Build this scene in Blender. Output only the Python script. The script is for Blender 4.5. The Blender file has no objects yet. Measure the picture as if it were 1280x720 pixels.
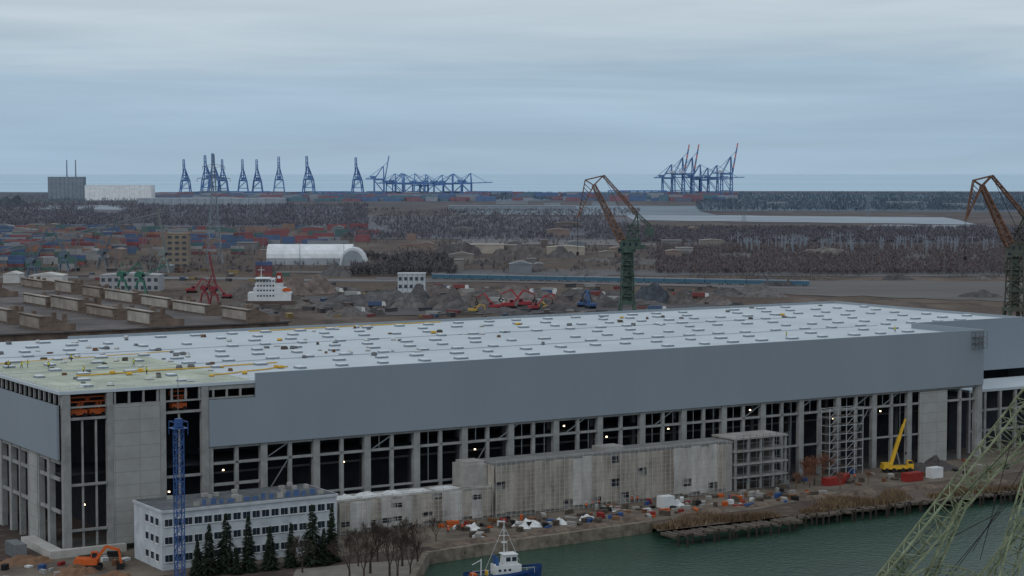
import bpy, math, random
from mathutils import Vector, Matrix, noise
R=random.Random(7)
F=2400.0; H=75.0; A=math.atan(143/F); ca,sa=math.cos(A),math.sin(A)
def ray(px,py):
    x=px-640; u=360-py
    return Vector((x, F*ca+u*sa, -F*sa+u*ca))
def G(px,py,z=0.0):
    r=ray(px,py); k=(z-H)/r.z
    return Vector((r.x*k,r.y*k,z))
def W(px,py,Y):
    r=ray(px,py); k=Y/r.y
    return Vector((r.x*k,Y,H+r.z*k))
def WX(px,Y,z=0):
    dep=Y*ca+(H-z)*sa
    return Vector(((px-640)*dep/F,Y,z))
def lin(c):
    return tuple(((v/255)/12.92 if v<=10 else (((v/255)+.055)/1.055)**2.4) for v in c)
HAZE_COL=lin((118,140,162))
def hz(c,d):  # distance haze is mixed into the base colour itself
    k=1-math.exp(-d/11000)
    l=lin(c); return tuple(l[i]*(1-k)+HAZE_COL[i]*k for i in range(3))
MC={}
def mat(name,c,r=.8,var=.25,scale=.4,d=0,metal=0,bump=0,stretch=(1,1,1),world=False,c2=None,seam=None,sc=(.94,.6)):
    key=(name,tuple(c),d)
    if key in MC: return MC[key]
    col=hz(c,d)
    m=bpy.data.materials.new(name); m.use_nodes=True
    nt=m.node_tree; N=nt.nodes; L=nt.links
    b=N['Principled BSDF']; b.inputs['Roughness'].default_value=r; b.inputs['Metallic'].default_value=metal
    b.inputs['Specular IOR Level'].default_value=.3
    tc=N.new('ShaderNodeTexCoord'); mp=N.new('ShaderNodeMapping'); mp.inputs['Scale'].default_value=stretch
    if world:
        g=N.new('ShaderNodeNewGeometry'); L.new(g.outputs['Position'],mp.inputs[0])
    else: L.new(tc.outputs['Object'],mp.inputs[0])
    no=N.new('ShaderNodeTexNoise'); no.inputs['Scale'].default_value=scale; no.inputs['Detail'].default_value=6; no.inputs['Roughness'].default_value=.65
    L.new(mp.outputs[0],no.inputs['Vector'])
    rp=N.new('ShaderNodeValToRGB'); L.new(no.outputs['Fac'],rp.inputs[0])
    e=rp.color_ramp.elements; e[0].position=.3; e[1].position=.7
    dk=tuple(x*(1-var) for x in col); lt=tuple(min(1,x*(1+var*.6)) for x in col)
    if c2: lt=hz(c2,d)
    e[0].color=(*dk,1); e[1].color=(*lt,1)
    out=rp.outputs[0]
    if seam:
        bt=N.new('ShaderNodeTexBrick'); bt.offset=seam[3] if len(seam)>3 else 0
        bt.inputs['Scale'].default_value=1; bt.inputs['Brick Width'].default_value=seam[0]; bt.inputs['Row Height'].default_value=seam[1]
        bt.inputs['Mortar Size'].default_value=seam[2]; bt.inputs['Mortar Smooth'].default_value=.2
        sep=N.new('ShaderNodeSeparateXYZ'); L.new(tc.outputs['Object'],sep.inputs[0])
        cb=N.new('ShaderNodeCombineXYZ'); ad=N.new('ShaderNodeMath'); ad.operation='ADD'
        if seam[4:]==('flat',) :
            L.new(sep.outputs[0],cb.inputs[0]); L.new(sep.outputs[1],cb.inputs[1])
        else:
            L.new(sep.outputs[0],ad.inputs[0]); L.new(sep.outputs[1],ad.inputs[1]); L.new(ad.outputs[0],cb.inputs[0]); L.new(sep.outputs[2],cb.inputs[1])
        L.new(cb.outputs[0],bt.inputs['Vector'])
        bt.inputs['Color1'].default_value=(1,1,1,1); bt.inputs['Color2'].default_value=(sc[0],sc[0],sc[0],1); bt.inputs['Mortar'].default_value=(sc[1],sc[1],sc[1],1)
        mx=N.new('ShaderNodeMix'); mx.data_type='RGBA'; mx.blend_type='MULTIPLY'; mx.inputs[0].default_value=1
        L.new(out,mx.inputs[6]); L.new(bt.outputs[0],mx.inputs[7]); out=mx.outputs[2]
    L.new(out,b.inputs['Base Color'])
    if bump:
        bp=N.new('ShaderNodeBump'); bp.inputs['Strength'].default_value=bump; bp.inputs['Distance'].default_value=.3
        L.new(no.outputs['Fac'],bp.inputs['Height']); L.new(bp.outputs[0],b.inputs['Normal'])
    MC[key]=m; return m
COL=bpy.context.scene.collection
class MB:
    def __init__(s): s.v=[];s.f=[];s.m=[]
    def box(s,x0,y0,z0,x1,y1,z1,mi=0):
        n=len(s.v); s.v+=[(x0,y0,z0),(x1,y0,z0),(x1,y1,z0),(x0,y1,z0),(x0,y0,z1),(x1,y0,z1),(x1,y1,z1),(x0,y1,z1)]
        for q in ((0,3,2,1),(4,5,6,7),(0,1,5,4),(1,2,6,5),(2,3,7,6),(3,0,4,7)): s.f.append(tuple(n+i for i in q)); s.m.append(mi)
        return s
    def cb(s,c,sz,mi=0): return s.box(c[0]-sz[0]/2,c[1]-sz[1]/2,c[2]-sz[2]/2,c[0]+sz[0]/2,c[1]+sz[1]/2,c[2]+sz[2]/2,mi)
    def cyl(s,p,q,r1,r2=None,n=8,mi=0,cap=True,ph=0.0):
        p=Vector(p);q=Vector(q);r2=r1 if r2 is None else r2
        d=(q-p); 
        if d.length<1e-6: return s
        d.normalize(); up=Vector((0,0,1)) if abs(d.z)<.9 else Vector((1,0,0))
        a=d.cross(up).normalized(); b=a.cross(d)
        k=len(s.v)
        for c,r in((p,r1),(q,r2)):
            for i in range(n):
                t=2*math.pi*i/n+ph; s.v.append(tuple(c+a*(math.cos(t)*r)+b*(math.sin(t)*r)))
        for i in range(n):
            j=(i+1)%n; s.f.append((k+i,k+j,k+n+j,k+n+i)); s.m.append(mi)
        if cap:
            s.f.append(tuple(k+i for i in range(n))[::-1]); s.m.append(mi); s.f.append(tuple(k+n+i for i in range(n))); s.m.append(mi)
        return s
    def beam(s,p,q,w,mi=0): return s.cyl(p,q,w*.707,None,4,mi,True,math.pi/4)
    def poly(s,pts,mi=0):
        n=len(s.v); s.v+=[tuple(p) for p in pts]; s.f.append(tuple(range(n,n+len(pts)))); s.m.append(mi); return s
    def prism(s,prof,y0,y1,mi=0):
        n=len(s.v);k=len(prof)
        s.v+=[(x,y0,z) for x,z in prof]+[(x,y1,z) for x,z in prof]
        s.f.append(tuple(range(n,n+k)));s.f.append(tuple(range(n+k,n+2*k))[::-1]); s.m+=[mi,mi]
        for i in range(k):
            j=(i+1)%k; s.f.append((n+i,n+k+i,n+k+j,n+j)); s.m.append(mi)
        return s
    def lattice(s,p,q,w0,w1,n,t,mi=0,h0=None,h1=None,t2=None):
        p=Vector(p);q=Vector(q);d=(q-p).normalized(); up=Vector((0,0,1)) if abs(d.z)<.9 else Vector((0,1,0))
        a=d.cross(up).normalized(); b=a.cross(d).normalized(); h0=h0 or w0; h1=h1 or w1; t2=t2 or t*.6
        def ring(i):
            f=i/n; c=p.lerp(q,f); w=(w0+(w1-w0)*f)/2; h=(h0+(h1-h0)*f)/2
            return [c+a*w+b*h,c-a*w+b*h,c-a*w-b*h,c+a*w-b*h]
        r0=ring(0); rn=ring(n)
        for k in range(4): s.beam(r0[k],rn[k],t,mi)
        prev=r0
        for i in range(1,n+1):
            r=ring(i)
            for k in range(4):
                j=(k+1)%4
                s.beam(prev[k] if (i+k)%2 else prev[j], r[j] if (i+k)%2 else r[k], t2,mi)
                s.beam(r[k],r[j],t2,mi)
            prev=r
        return s
    def obj(s,name,mats,parent=None,loc=(0,0,0),rz=0,smooth=False,**kw):
        me=bpy.data.meshes.new(name); me.from_pydata(s.v,[],s.f)
        if not isinstance(mats,(list,tuple)): mats=[mats]
        for m in mats: me.materials.append(m)
        me.polygons.foreach_set('material_index',s.m)
        if smooth: me.polygons.foreach_set('use_smooth',[True]*len(s.f))
        me.update()
        return mk(name,me,parent,loc,rz,**kw)
def mk(name,me,parent=None,loc=(0,0,0),rz=0,label=None,cat=None,group=None,kind=None,scale=None):
    o=bpy.data.objects.new(name,me); o.location=loc; o.rotation_euler=(0,0,rz)
    if scale: o.scale=(scale,)*3 if not isinstance(scale,(tuple,list)) else scale
    COL.objects.link(o)
    if parent: o.parent=parent
    if label: o['label']=label
    if cat: o['category']=cat
    if group: o['group']=group
    if kind: o['kind']=kind
    return o
def thing(name,label,cat,loc=(0,0,0),rz=0,group=None,scale=None):
    return mk(name,None,None,loc,rz,label,cat,group,None,scale)
def pcopy(o0,parent,loc,rz=None,scale=None):
    o=o0.copy(); COL.objects.link(o); o.parent=parent; o.location=loc
    if rz is not None: o.rotation_euler=(0,0,rz)
    if scale: o.scale=scale
    return o
def dup(root,loc,rz=None,scale=None,label=None,parent=None):
    o=root.copy(); COL.objects.link(o)
    if parent is not None: o.parent=parent
    else:
        o.location=loc
        if rz is not None: o.rotation_euler=(0,0,rz)
        if scale is not None: o.scale=(scale,)*3 if not isinstance(scale,(tuple,list)) else scale
        if label: o['label']=label
    for c in root.children: dup(c,None,parent=o)
    return o
# ---------------- camera / world / light
sc_=bpy.context.scene
cam=bpy.data.cameras.new('camera'); co=bpy.data.objects.new('camera',cam); COL.objects.link(co)
cam.sensor_width=36; cam.lens=36*F/1280; cam.clip_start=1; cam.clip_end=400000
co.location=(0,0,H); co.rotation_euler=(math.pi/2-A,0,0); sc_.camera=co
sc_.view_settings.view_transform='Standard'; sc_.view_settings.look='None'; sc_.view_settings.exposure=0
w=bpy.data.worlds.new('World'); sc_.world=w; w.use_nodes=True
N=w.node_tree.nodes; L=w.node_tree.links; bg=N['Background']; out=N['World Output']
sky=N.new('ShaderNodeTexSky'); sky.sky_type='NISHITA'; sky.sun_disc=False
sky.sun_elevation=math.radians(35); sky.sun_rotation=math.radians(215)
L.new(sky.outputs[0],bg.inputs[0]); bg.inputs[1].default_value=.06
tc=N.new('ShaderNodeTexCoord'); sp=N.new('ShaderNodeSeparateXYZ'); L.new(tc.outputs['Generated'],sp.inputs[0])
rp=N.new('ShaderNodeValToRGB'); e=rp.color_ramp.elements
mpz=N.new('ShaderNodeMapRange'); mpz.inputs[1].default_value=-.005; mpz.inputs[2].default_value=.2
def cloud(scale,s,dist):
    mp=N.new('ShaderNodeMapping'); mp.inputs['Scale'].default_value=scale; L.new(tc.outputs['Generated'],mp.inputs[0])
    nz=N.new('ShaderNodeTexNoise'); nz.inputs['Scale'].default_value=s; nz.inputs['Detail'].default_value=8; nz.inputs['Roughness'].default_value=.55; nz.inputs['Distortion'].default_value=dist
    L.new(mp.outputs[0],nz.inputs['Vector']); return nz.outputs['Fac']
n1=cloud((2.2,2.2,34),1.3,.4); n2=cloud((5,5,60),1.1,.9)
ns=N.new('ShaderNodeMath'); ns.operation='MULTIPLY_ADD'; ns.inputs[1].default_value=.075; ns.inputs[2].default_value=-.0375
L.new(n1,ns.inputs[0]); az=N.new('ShaderNodeMath'); az.operation='ADD'
L.new(sp.outputs[2],az.inputs[0]); L.new(ns.outputs[0],az.inputs[1])
L.new(az.outputs[0],mpz.inputs[0]); L.new(mpz.outputs[0],rp.inputs[0])
stops=[(0,(156,178,197)),(.12,(151,175,196)),(.24,(157,180,199)),(.33,(173,190,203)),(.5,(188,200,209)),(1,(206,213,220))]
e[0].position=0; e[0].color=(*lin(stops[0][1]),1); e[1].position=1; e[1].color=(*lin(stops[-1][1]),1)
for p,c in stops[1:-1]:
    x=e.new(p); x.color=(*lin(c),1)
def mapr(src,a,b,c,d):
    mr=N.new('ShaderNodeMapRange'); mr.inputs[1].default_value=a; mr.inputs[2].default_value=b; mr.inputs[3].default_value=c; mr.inputs[4].default_value=d; L.new(src,mr.inputs[0]); return mr.outputs[0]
m1=mapr(n1,.3,.7,.95,1.06); m2=mapr(n2,.3,.7,.95,1.05)
mm=N.new('ShaderNodeMath'); mm.operation='MULTIPLY'; L.new(m1,mm.inputs[0]); L.new(m2,mm.inputs[1])
mx=N.new('ShaderNodeMix'); mx.data_type='RGBA'; mx.blend_type='MULTIPLY'; mx.inputs[0].default_value=1
L.new(rp.outputs[0],mx.inputs[6]); L.new(mm.outputs[0],mx.inputs[7])
b2=N.new('ShaderNodeBackground'); L.new(mx.outputs[2],b2.inputs[0]); b2.inputs[1].default_value=1.12
ms=N.new('ShaderNodeMixShader'); ms.inputs[0].default_value=.94
L.new(bg.outputs[0],ms.inputs[1]); L.new(b2.outputs[0],ms.inputs[2]); L.new(ms.outputs[0],out.inputs[0])
sl=bpy.data.lights.new('sun','SUN'); sl.energy=.6; sl.angle=math.radians(22); sl.color=(1,.96,.9)
so=bpy.data.objects.new('sun',sl); COL.objects.link(so)
so.rotation_euler=(math.radians(55),0,math.radians(-35))
# ---------------- materials
def groundmat():
    m=bpy.data.materials.new('plain_ground'); m.use_nodes=True; nt=m.node_tree; N=nt.nodes; L=nt.links; b=N['Principled BSDF']
    b.inputs['Roughness'].default_value=.95; b.inputs['Specular IOR Level'].default_value=.1
    g=N.new('ShaderNodeNewGeometry')
    def noi(s,mn,mxx,sc=(1,1,1)):
        mp=N.new('ShaderNodeMapping'); mp.inputs['Scale'].default_value=sc; L.new(g.outputs['Position'],mp.inputs[0])
        n=N.new('ShaderNodeTexNoise'); n.inputs['Scale'].default_value=s; n.inputs['Detail'].default_value=8; n.inputs['Roughness'].default_value=.6; L.new(mp.outputs[0],n.inputs[0])
        r=N.new('ShaderNodeMapRange'); r.inputs[1].default_value=mn; r.inputs[2].default_value=mxx; L.new(n.outputs[0],r.inputs[0]); return r.outputs[0]
    def mix(f,a,c):
        x=N.new('ShaderNodeMix'); x.data_type='RGBA'
        if hasattr(f,'is_linked'): L.new(f,x.inputs[0])
        for i,v in ((6,a),(7,c)):
            if isinstance(v,tuple): x.inputs[i].default_value=(*v,1)
            else: L.new(v,x.inputs[i])
        return x.outputs[2]
    a=mix(noi(.004,.4,.6,(1,.5,1)),lin((70,61,59)),lin((86,77,68)))
    a=mix(noi(.014,.5,.68,(1,.4,1)),a,lin((106,97,92)))
    a=mix(noi(.05,.5,.7,(1,.5,1)),a,lin((54,47,49)))
    a=mix(noi(.3,.55,.75),a,lin((112,103,96)))
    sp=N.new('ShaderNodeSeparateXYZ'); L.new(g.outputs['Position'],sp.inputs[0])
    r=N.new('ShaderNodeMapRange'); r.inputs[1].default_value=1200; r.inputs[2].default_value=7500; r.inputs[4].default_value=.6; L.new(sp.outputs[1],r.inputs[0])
    a=mix(r.outputs[0],a,lin((84,98,116)))  # bluish haze painted into the ground colour, growing with distance
    L.new(a,b.inputs['Base Color']); return m
mG=groundmat()
mConc=mat('pale_concrete',(150,149,146),.9,.28,.35,bump=.1)
mConcP=mat('concrete_wall_panels',(148,150,148),.9,.16,.25,seam=(5.2,2.6,.05,0))
mCol=mat('concrete_column',(136,138,138),.9,.3,.35)
mClad=mat('grey_cladding',(126,137,147),.55,.06,.04,seam=(8,40,.025,0),stretch=(1,1,.3),sc=(.985,.88))
mRoof=mat('white_membrane_roof',(170,181,189),.65,.08,.04,c2=(179,190,197),seam=(24,11.6,.06,0,'flat'),sc=(.98,.88))
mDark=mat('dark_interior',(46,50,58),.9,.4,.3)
mSteel=mat('galvanised_steel',(118,124,128),.5,.2,1,metal=.3)
mWhite=mat('white_paint',(196,200,202),.6,.12,.4)
mBlack=mat('black_rubber',(28,28,30),.8,.2,2)
mGlass=mat('dark_glass',(38,46,56),.15,.3,.6)
mOr=mat('orange_paint',(184,88,40),.5,.2,1); mRed=mat('red_paint',(134,44,40),.6,.3,1)
mYel=mat('yellow_paint',(200,160,48),.5,.2,1); mBlue=mat('blue_paint',(48,80,132),.5,.2,1)
mRust=mat('rusty_steel',(104,70,52),.85,.35,.6,c2=(134,104,80)); 
mTimber=mat('old_timber',(84,77,70),.95,.4,.8); mAsph=mat('asphalt',(72,72,74),.95,.2,.5,world=True)
mHi=mat('high_visibility_fabric',(230,96,30),.8,.1,3); mHiY=mat('yellow_fabric',(206,206,60),.8,.1,3); mNavy=mat('dark_workwear',(38,42,56),.9,.2,3)
# ---------------- ground, water, sea
C0=G(80,695); C1=G(1226,571); LEN=(C1-C0).length; ANG=math.atan2(C1.y-C0.y,C1.x-C0.x)
U=Vector((math.cos(ANG),math.sin(ANG),0)); V=Vector((-U.y,U.x,0))
def HL(s,t,z=0): p=C0+U*s+V*t; p.z=z; return p
shore=[G(430,1100),G(500,780),G(520,722),G(536,693),G(600,683),G(700,670),G(815,654),G(822,664),G(985,645),G(1130,628),G(1290,611),G(1700,566)]
pts=[(-9000,-400,0),(shore[0].x,-400,0)]+[tuple(p) for p in shore]+[(3000,700,0),(9000,800,0),(9000,7600,0)]
n=40
for i in range(n+1):
    x=9000-18000*i/n; pts.append((x,7700+500*noise.noise(Vector((x*.0006,3,0)))+ (500 if x>600 else 0),0))
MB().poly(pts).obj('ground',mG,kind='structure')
def sheet(name,pp,m,z=.02):
    return MB().poly([(p[0],p[1],z) for p in pp]).obj(name,m,kind='structure')
def watermat(name,c,rough,bs,sc,ior,st,var=.12,ns=.01):
    m=mat(name,c,rough,var,ns,world=True,stretch=(.3,1,1)); b=m.node_tree.nodes['Principled BSDF']; nt=m.node_tree; b.inputs['IOR'].default_value=ior; b.inputs['Specular IOR Level'].default_value=.5
    g=nt.nodes.new('ShaderNodeNewGeometry'); mp=nt.nodes.new('ShaderNodeMapping'); mp.inputs['Scale'].default_value=st
    nt.links.new(g.outputs['Position'],mp.inputs[0]); n=nt.nodes.new('ShaderNodeTexNoise'); n.inputs['Scale'].default_value=sc; n.inputs['Detail'].default_value=6
    nt.links.new(mp.outputs[0],n.inputs[0]); bp=nt.nodes.new('ShaderNodeBump'); bp.inputs['Strength'].default_value=bs; bp.inputs['Distance'].default_value=.5
    nt.links.new(n.outputs[0],bp.inputs['Height']); nt.links.new(bp.outputs[0],b.inputs['Normal']); return m
mW=watermat('harbour_water',(46,70,60),.2,.6,.8,1.24,(1,1.4,1),.2,.03)
mSea=watermat('sea_water',(168,192,209),.8,.1,.01,1.1,(1,1,1),.11,.0004)  # pale base colour carries the haze over the sea
sheet('water',[(-500,-500),(4000,-500),(4000,1200),(-500,1200)],mW,-2)
sheet('sea',[(-150000,6900),(150000,6900),(150000,200000),(-150000,200000)],mSea,-1.5)
mb=MB()
qs=shore[1:7]
for a,b in zip(qs[:-1],qs[1:]):
    d=(b-a).normalized(); nrm=Vector((d.y,-d.x,0))
    mb.poly([a+Vector((0,0,.4)),b+Vector((0,0,.4)),b+Vector((0,0,-2.3))+nrm*.1,a+Vector((0,0,-2.3))+nrm*.1])
    mb.poly([a+Vector((0,0,.4)),a-nrm*1.2+Vector((0,0,.4)),b-nrm*1.2+Vector((0,0,.4)),b+Vector((0,0,.4))])
mb.obj('quay_wall',mat('quay_concrete',(96,88,78),.95,.5,.5,c2=(132,124,112)),label='low weathered concrete quay wall along the harbour water',cat='wall')
sheet('construction_yard',[HL(-40,-2),HL(-40,-26),HL(60,-30),HL(150,-31),HL(180,-24),HL(300,-24),HL(300,24),HL(251,24),HL(251,-.6),HL(0,-.6)],mat('muddy_gravel',(86,78,71),.95,.4,.12,world=True,c2=(118,109,99)),.06)
sheet('pavement',[G(330,800),G(500,800),G(515,722),G(528,699),G(450,704),G(370,712)],mat('pale_paving',(118,114,108),.9,.25,.3,world=True),.04)

# ---------------- HALL
hall=thing('assembly_hall','huge grey flat-roofed shipyard hall under construction beside the harbour basin','hall',C0,ANG)
L1=LEN; L2=301.0; D=116.0
RZ=32.4
mb=MB()
mb.box(-.6,-.3,31.8,L1-.5,D,RZ).box(L1-.498,26.3,31.8,L2,D,RZ)
mb.obj('roof',mRoof,hall)
MB().box(30.7,-.55,19.3,41,-.05,28.9).box(41.002,-.55,19.3,L1,-.05,33.9).obj('front_cladding',mClad,hall)
MB().box(L1-.5,.0,19.3,L1,26.2,33.9).obj('end_cladding',mClad,hall)
MB().box(L1+.01,25.7,19.3,L2,26.2,33.9).obj('setback_cladding',mClad,hall)
MB().box(-.9,.6,18.9,-.4,D,29.6).obj('side_cladding',mClad,hall)
MB().box(-.6,D-.3,0,L2,D+.1,31.7).obj('rear_wall',mClad,hall); MB().box(L2-.3,26.6,0,L2,D-.4,31.7).obj('rear_end_wall',mClad,hall)
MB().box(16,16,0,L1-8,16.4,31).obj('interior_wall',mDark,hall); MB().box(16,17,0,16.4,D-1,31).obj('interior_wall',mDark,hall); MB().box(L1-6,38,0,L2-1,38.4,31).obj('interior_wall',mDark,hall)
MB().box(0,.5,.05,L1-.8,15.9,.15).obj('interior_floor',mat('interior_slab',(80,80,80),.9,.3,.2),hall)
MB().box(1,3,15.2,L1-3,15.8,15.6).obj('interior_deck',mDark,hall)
x=30.9; i=0
def column(x,y,wx,wy,z0,z1,name='column',m=mCol):
    return MB().box(x-wx/2,y-wy/2,z0,x+wx/2,y+wy/2,z1).obj(name,m,hall)
skip=[(228,238)]
while x<L1-1:
    thick=(i%2==0)
    if not any(a<x<b for a,b in skip):
        column(x,.5 if thick else .45,1.5 if thick else .8,1.2 if thick else .7,0,19.29 if x>31 else 28)
    x+=6.05; i+=1
column(L1-1,.5,1.8,1.6,0,19.29)
x=34
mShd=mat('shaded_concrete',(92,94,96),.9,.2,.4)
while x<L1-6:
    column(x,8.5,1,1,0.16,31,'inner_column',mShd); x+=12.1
def hbeam(x0,x1,z0,z1,y0=.1,y1=.45,m=mCol,name='edge_beam'): return MB().box(x0,y0,z0,x1,y1,z1).obj(name,m,hall)
hbeam(31.6,L1-1.9,15.4,15.95); hbeam(31.6,L1-1.9,18.7,19.2,.12,.43); hbeam(31.6,42,11,11.6)
hbeam(55,228,7.5,7.95,.11,.44)
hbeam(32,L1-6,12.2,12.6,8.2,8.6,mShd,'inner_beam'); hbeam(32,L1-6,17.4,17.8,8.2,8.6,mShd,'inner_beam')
for s in (43,68,100,118,143,170,186,205,215):
    MB().beam((s+.4,.3,15.9),(s+5.6,.3,18.8),.22).obj('diagonal_brace',mSteel,hall)
for s in (43,92,205):
    MB().beam((s+.4,.3,8),(s+5.6,.3,15.3),.2).obj('diagonal_brace',mSteel,hall)
rr=random.Random(5); x=33.9
while x<226:
    if rr.random()<.6: MB().box(x-.08,.3,rr.choice([8,15.9,15.9]),x+.08,.42,18.6).obj('mullion',mSteel,hall)
    x+=6.05
# lit work lamps inside the hall
mLamp=bpy.data.materials.new('warm_work_light'); mLamp.use_nodes=True
bb=mLamp.node_tree.nodes['Principled BSDF']; bb.inputs['Base Color'].default_value=(.9,.8,.6,1); bb.inputs['Emission Color'].default_value=(1,.72,.42,1); bb.inputs['Emission Strength'].default_value=5
for s,z in((36,13.5),(64,13),(97,13.2),(121,16.8),(133,13.4),(151,14),(176,16.9),(203,13),(219,13.8),(24,10),(6,9)):
    wl_=thing('work_lamp','lit warm work lamp hanging inside the unfinished hall','lamp',HL(s,5,z),ANG,'work lamps in the hall')
    MB().cyl((0,0,-.22),(0,0,.1),.24,.16,8).obj('bulb',mLamp,wl_); MB().cyl((0,0,.11),(0,0,.25),.3,.1,8).cyl((0,0,.25),(0,0,1.2),.03,.03,4).obj('lamp_shade',mBlack,wl_)
MB().box(228,-.1,0,237.7,.5,18.6).obj('concrete_panel_wall',mConcP,hall)
for x,wx in((.8,1.6),(9.7,1.2),(20.8,1.2),(29.9,1.5)): column(x,.3,wx,1.2,0,31.7)
for x in (4.2,7.0,24.5): column(x,.5,.35,.4,0,26.5)
MB().box(10.35,-.25,1.2,20.15,.4,29.0).obj('concrete_panel_wall',mConcP,hall)
for z in(26.6,13.5,4.5): hbeam(1.65,9.05,z,z+.5,0,.5); hbeam(21.45,29.1,z,z+.5,0,.5)
x=10.8
while x<40.8:
    MB().box(x-.2,-.1,29.35,x+.2,.3,31.75).obj('roof_post',mCol,hall); x+=3.0
hbeam(30.8,41,30.9,31.75,-.12,.32); hbeam(-.2,40.9,29.0,29.33,-.13,.33)
y=8; k=0
while y<D-1:
    column(.3,y,1.2,1.5 if k%2==0 else .7,0,28.9); y+=6.2; k+=1
mb=MB()
y=1.2
while y<D:
    mb.box(-.2,y-.25,29.62,.2,y+.25,31.75); y+=3.1
for z in (8,14.5,17.9): mb.box(-.1,1.8,z,.3,D-1,z+.7)
mb.obj('side_frame',mCol,hall)
MB().box(-.35,14.8,0,.2,19.9,18.85).obj('side_panel_wall',mConcP,hall); MB().box(-.35,39,0,.2,52,18.85).obj('side_panel_wall',mConcP,hall)
MB().box(-3.5,-2.4,0.07,12,-.9,1.6).box(-3.5,-.9,.07,-.7,16,1.6).obj('plinth',mat('plinth_concrete',(168,168,164),.9,.2,.4),hall)
mb=MB()
x=-.4
while x<41:
    mb.box(x-.04,-.25,RZ,x+.04,-.17,RZ+1.1); x+=1.9
y=0
while y<D:
    mb.box(-.55,y-.04,RZ,-.47,y+.04,RZ+1.1); y+=2.4
for z in(.55,1.05): mb.box(-.5,-.23,RZ+z,41,-.18,RZ+z+.05); mb.box(-.53,-.1,RZ+z,-.48,D,RZ+z+.05)
mb.obj('guard_rail',mWhite,hall)
mb=MB(); z=RZ
mb.box(41,D-.4,z,L2,D,z+.7); mb.box(L2-.4,26.6,z,L2,D-.5,z+.7); mb.box(60,.0,RZ+.01,L1-.6,.5,33.6)
mb.obj('parapet',mat('parapet_flashing',(134,145,153),.6,.1,.5),hall)
for yy in (38,74): MB().box(-.2,yy,RZ+.002,L1-2,yy+.35,RZ+.14).obj('roof_gutter',mat('gutter_grey',(150,161,170),.6,.1,.5),hall)
MB().box(0,.4,RZ+.004,40.5,62,RZ+.03).obj('unfinished_roof_deck',mat('greenish_roof_sheet',(150,162,146),.7,.3,.12,c2=(182,190,174),seam=(6,3,.12,0,'flat')),hall)
# skylights
mDome=mat('skylight_dome',(192,200,206),.5,.1,1); mCurb=mat('skylight_curb',(120,132,142),.6,.1,1)
mb=MB(); mb.box(-1.2,-.9,0,1.2,.9,.42,0)
prof=[]
for j in range(3):
    f=(1,.95,.75)[j]; z=(.43,.52,.58)[j]
    prof.append([(sx*1.15*f,sy*.86*f,z) for sx,sy in((-1,-.9),(-.9,-1),(.9,-1),(1,-.9),(1,.9),(.9,1),(-.9,1),(-1,.9))])
for a,b in zip(prof[:-1],prof[1:]):
    for i in range(8):
        j=(i+1)%8; mb.poly([a[i],a[j],b[j],b[i]],1)
mb.poly(prof[-1],1)
skl=None
for r in range(10):
    for c in range(30):
        s=5+c*10+ (5 if r%2 else 0)+(2.5 if r%3==0 else 0); t=5.5+r*11.3
        if s>L1-4 and t<30: continue
        if s>L2-4: continue
        if R.random()<.12: continue
        p=HL(s+R.uniform(-.8,.8),t+R.uniform(-.5,.5),RZ+.01)
        if skl is None:
            skl=mb.obj('roof_skylight',[mCurb,mDome],None,p,ANG,label='low rectangular white rooflight on the pale hall roof',cat='skylight',group='skylights on the hall roof')
        else: dup(skl,p,ANG+(math.pi/2 if R.random()<.3 else 0),(R.uniform(.9,1.2),R.uniform(.9,1.15),1))
mb=MB()
for i in range(5): mb.box(-.6,-.5+i*.22,0,.6,-.35+i*.22,.14,0)
mb.box(-.55,-.45,.15,.55,.5,.5,1).box(-.5,-.4,.51,.45,.45,.7,1)
mGp=mat('grey_wrap',(110,114,118),.8,.2,1)
pals={}
for k in range(110):
    if k<46: s,t=R.uniform(3,52),R.uniform(2,90)
    elif k<76: s,t=R.uniform(20,140),R.uniform(60,113)
    elif k<90: s,t=R.uniform(60,140),R.uniform(20,80)
    else: s,t=R.uniform(120,290),R.uniform(70,113)
    p=HL(s,t,RZ+.035); mm_=R.choice([mWhite,mTimber,mGp,mGp,mWhite,mRust])
    if mm_ not in pals: pals[mm_]=mb.obj('material_pallet',[mTimber,mm_],None,p,ANG,label='wooden pallet of wrapped roofing material on the hall roof',cat='pallet',group='pallets of roofing material')
    else: dup(pals[mm_],p,R.uniform(0,3),(R.uniform(.5,1.4),R.uniform(.6,1.1),R.uniform(.4,1.1)))
pal_y=MB(); 
for i in range(5): pal_y.box(-.6,-.5+i*.22,0,.6,-.35+i*.22,.14,0)
pal_y.box(-.55,-.45,.15,.55,.5,.6,1)
py0=None
for k in range(13):
    p=HL(R.uniform(20,60),R.uniform(8,34),RZ+.035) if k<8 else HL(R.uniform(80,260),R.uniform(80,112),RZ+.03)
    if py0 is None: py0=pal_y.obj('insulation_stack',[mTimber,mYel],None,p,ANG,label='stack of yellow insulation boards lying on the hall roof',cat='building material',group='yellow insulation stacks')
    else: dup(py0,p,R.uniform(0,3),R.uniform(.7,1.2))
def longstrip(s0,t0,s1,t1,m,name,label,r=.11):
    a=HL(s0,t0,RZ+.2);b=HL(s1,t1,RZ+.2); mb=MB(); n=10; pr=a
    for k in range(1,n+1):
        q=a.lerp(b,k/n)+V*(R.uniform(-.5,.5) if k<n else 0); mb.cyl(pr,q,r,r,6); pr=q
    mb.obj(name,m,label=label,cat='hose')
longstrip(12,26,60,30,mYel,'yellow_hose','yellow hose lying across the unfinished roof',.15)
longstrip(36,12,58,20,mYel,'yellow_hose','yellow hose lying across the unfinished roof',.15)
longstrip(3,60,50,68,mYel,'yellow_hose','yellow hose lying across the roof behind the workers')
longstrip(90,112,150,113,mYel,'yellow_hose','long yellow hose near the rear roof edge',.16)
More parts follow.
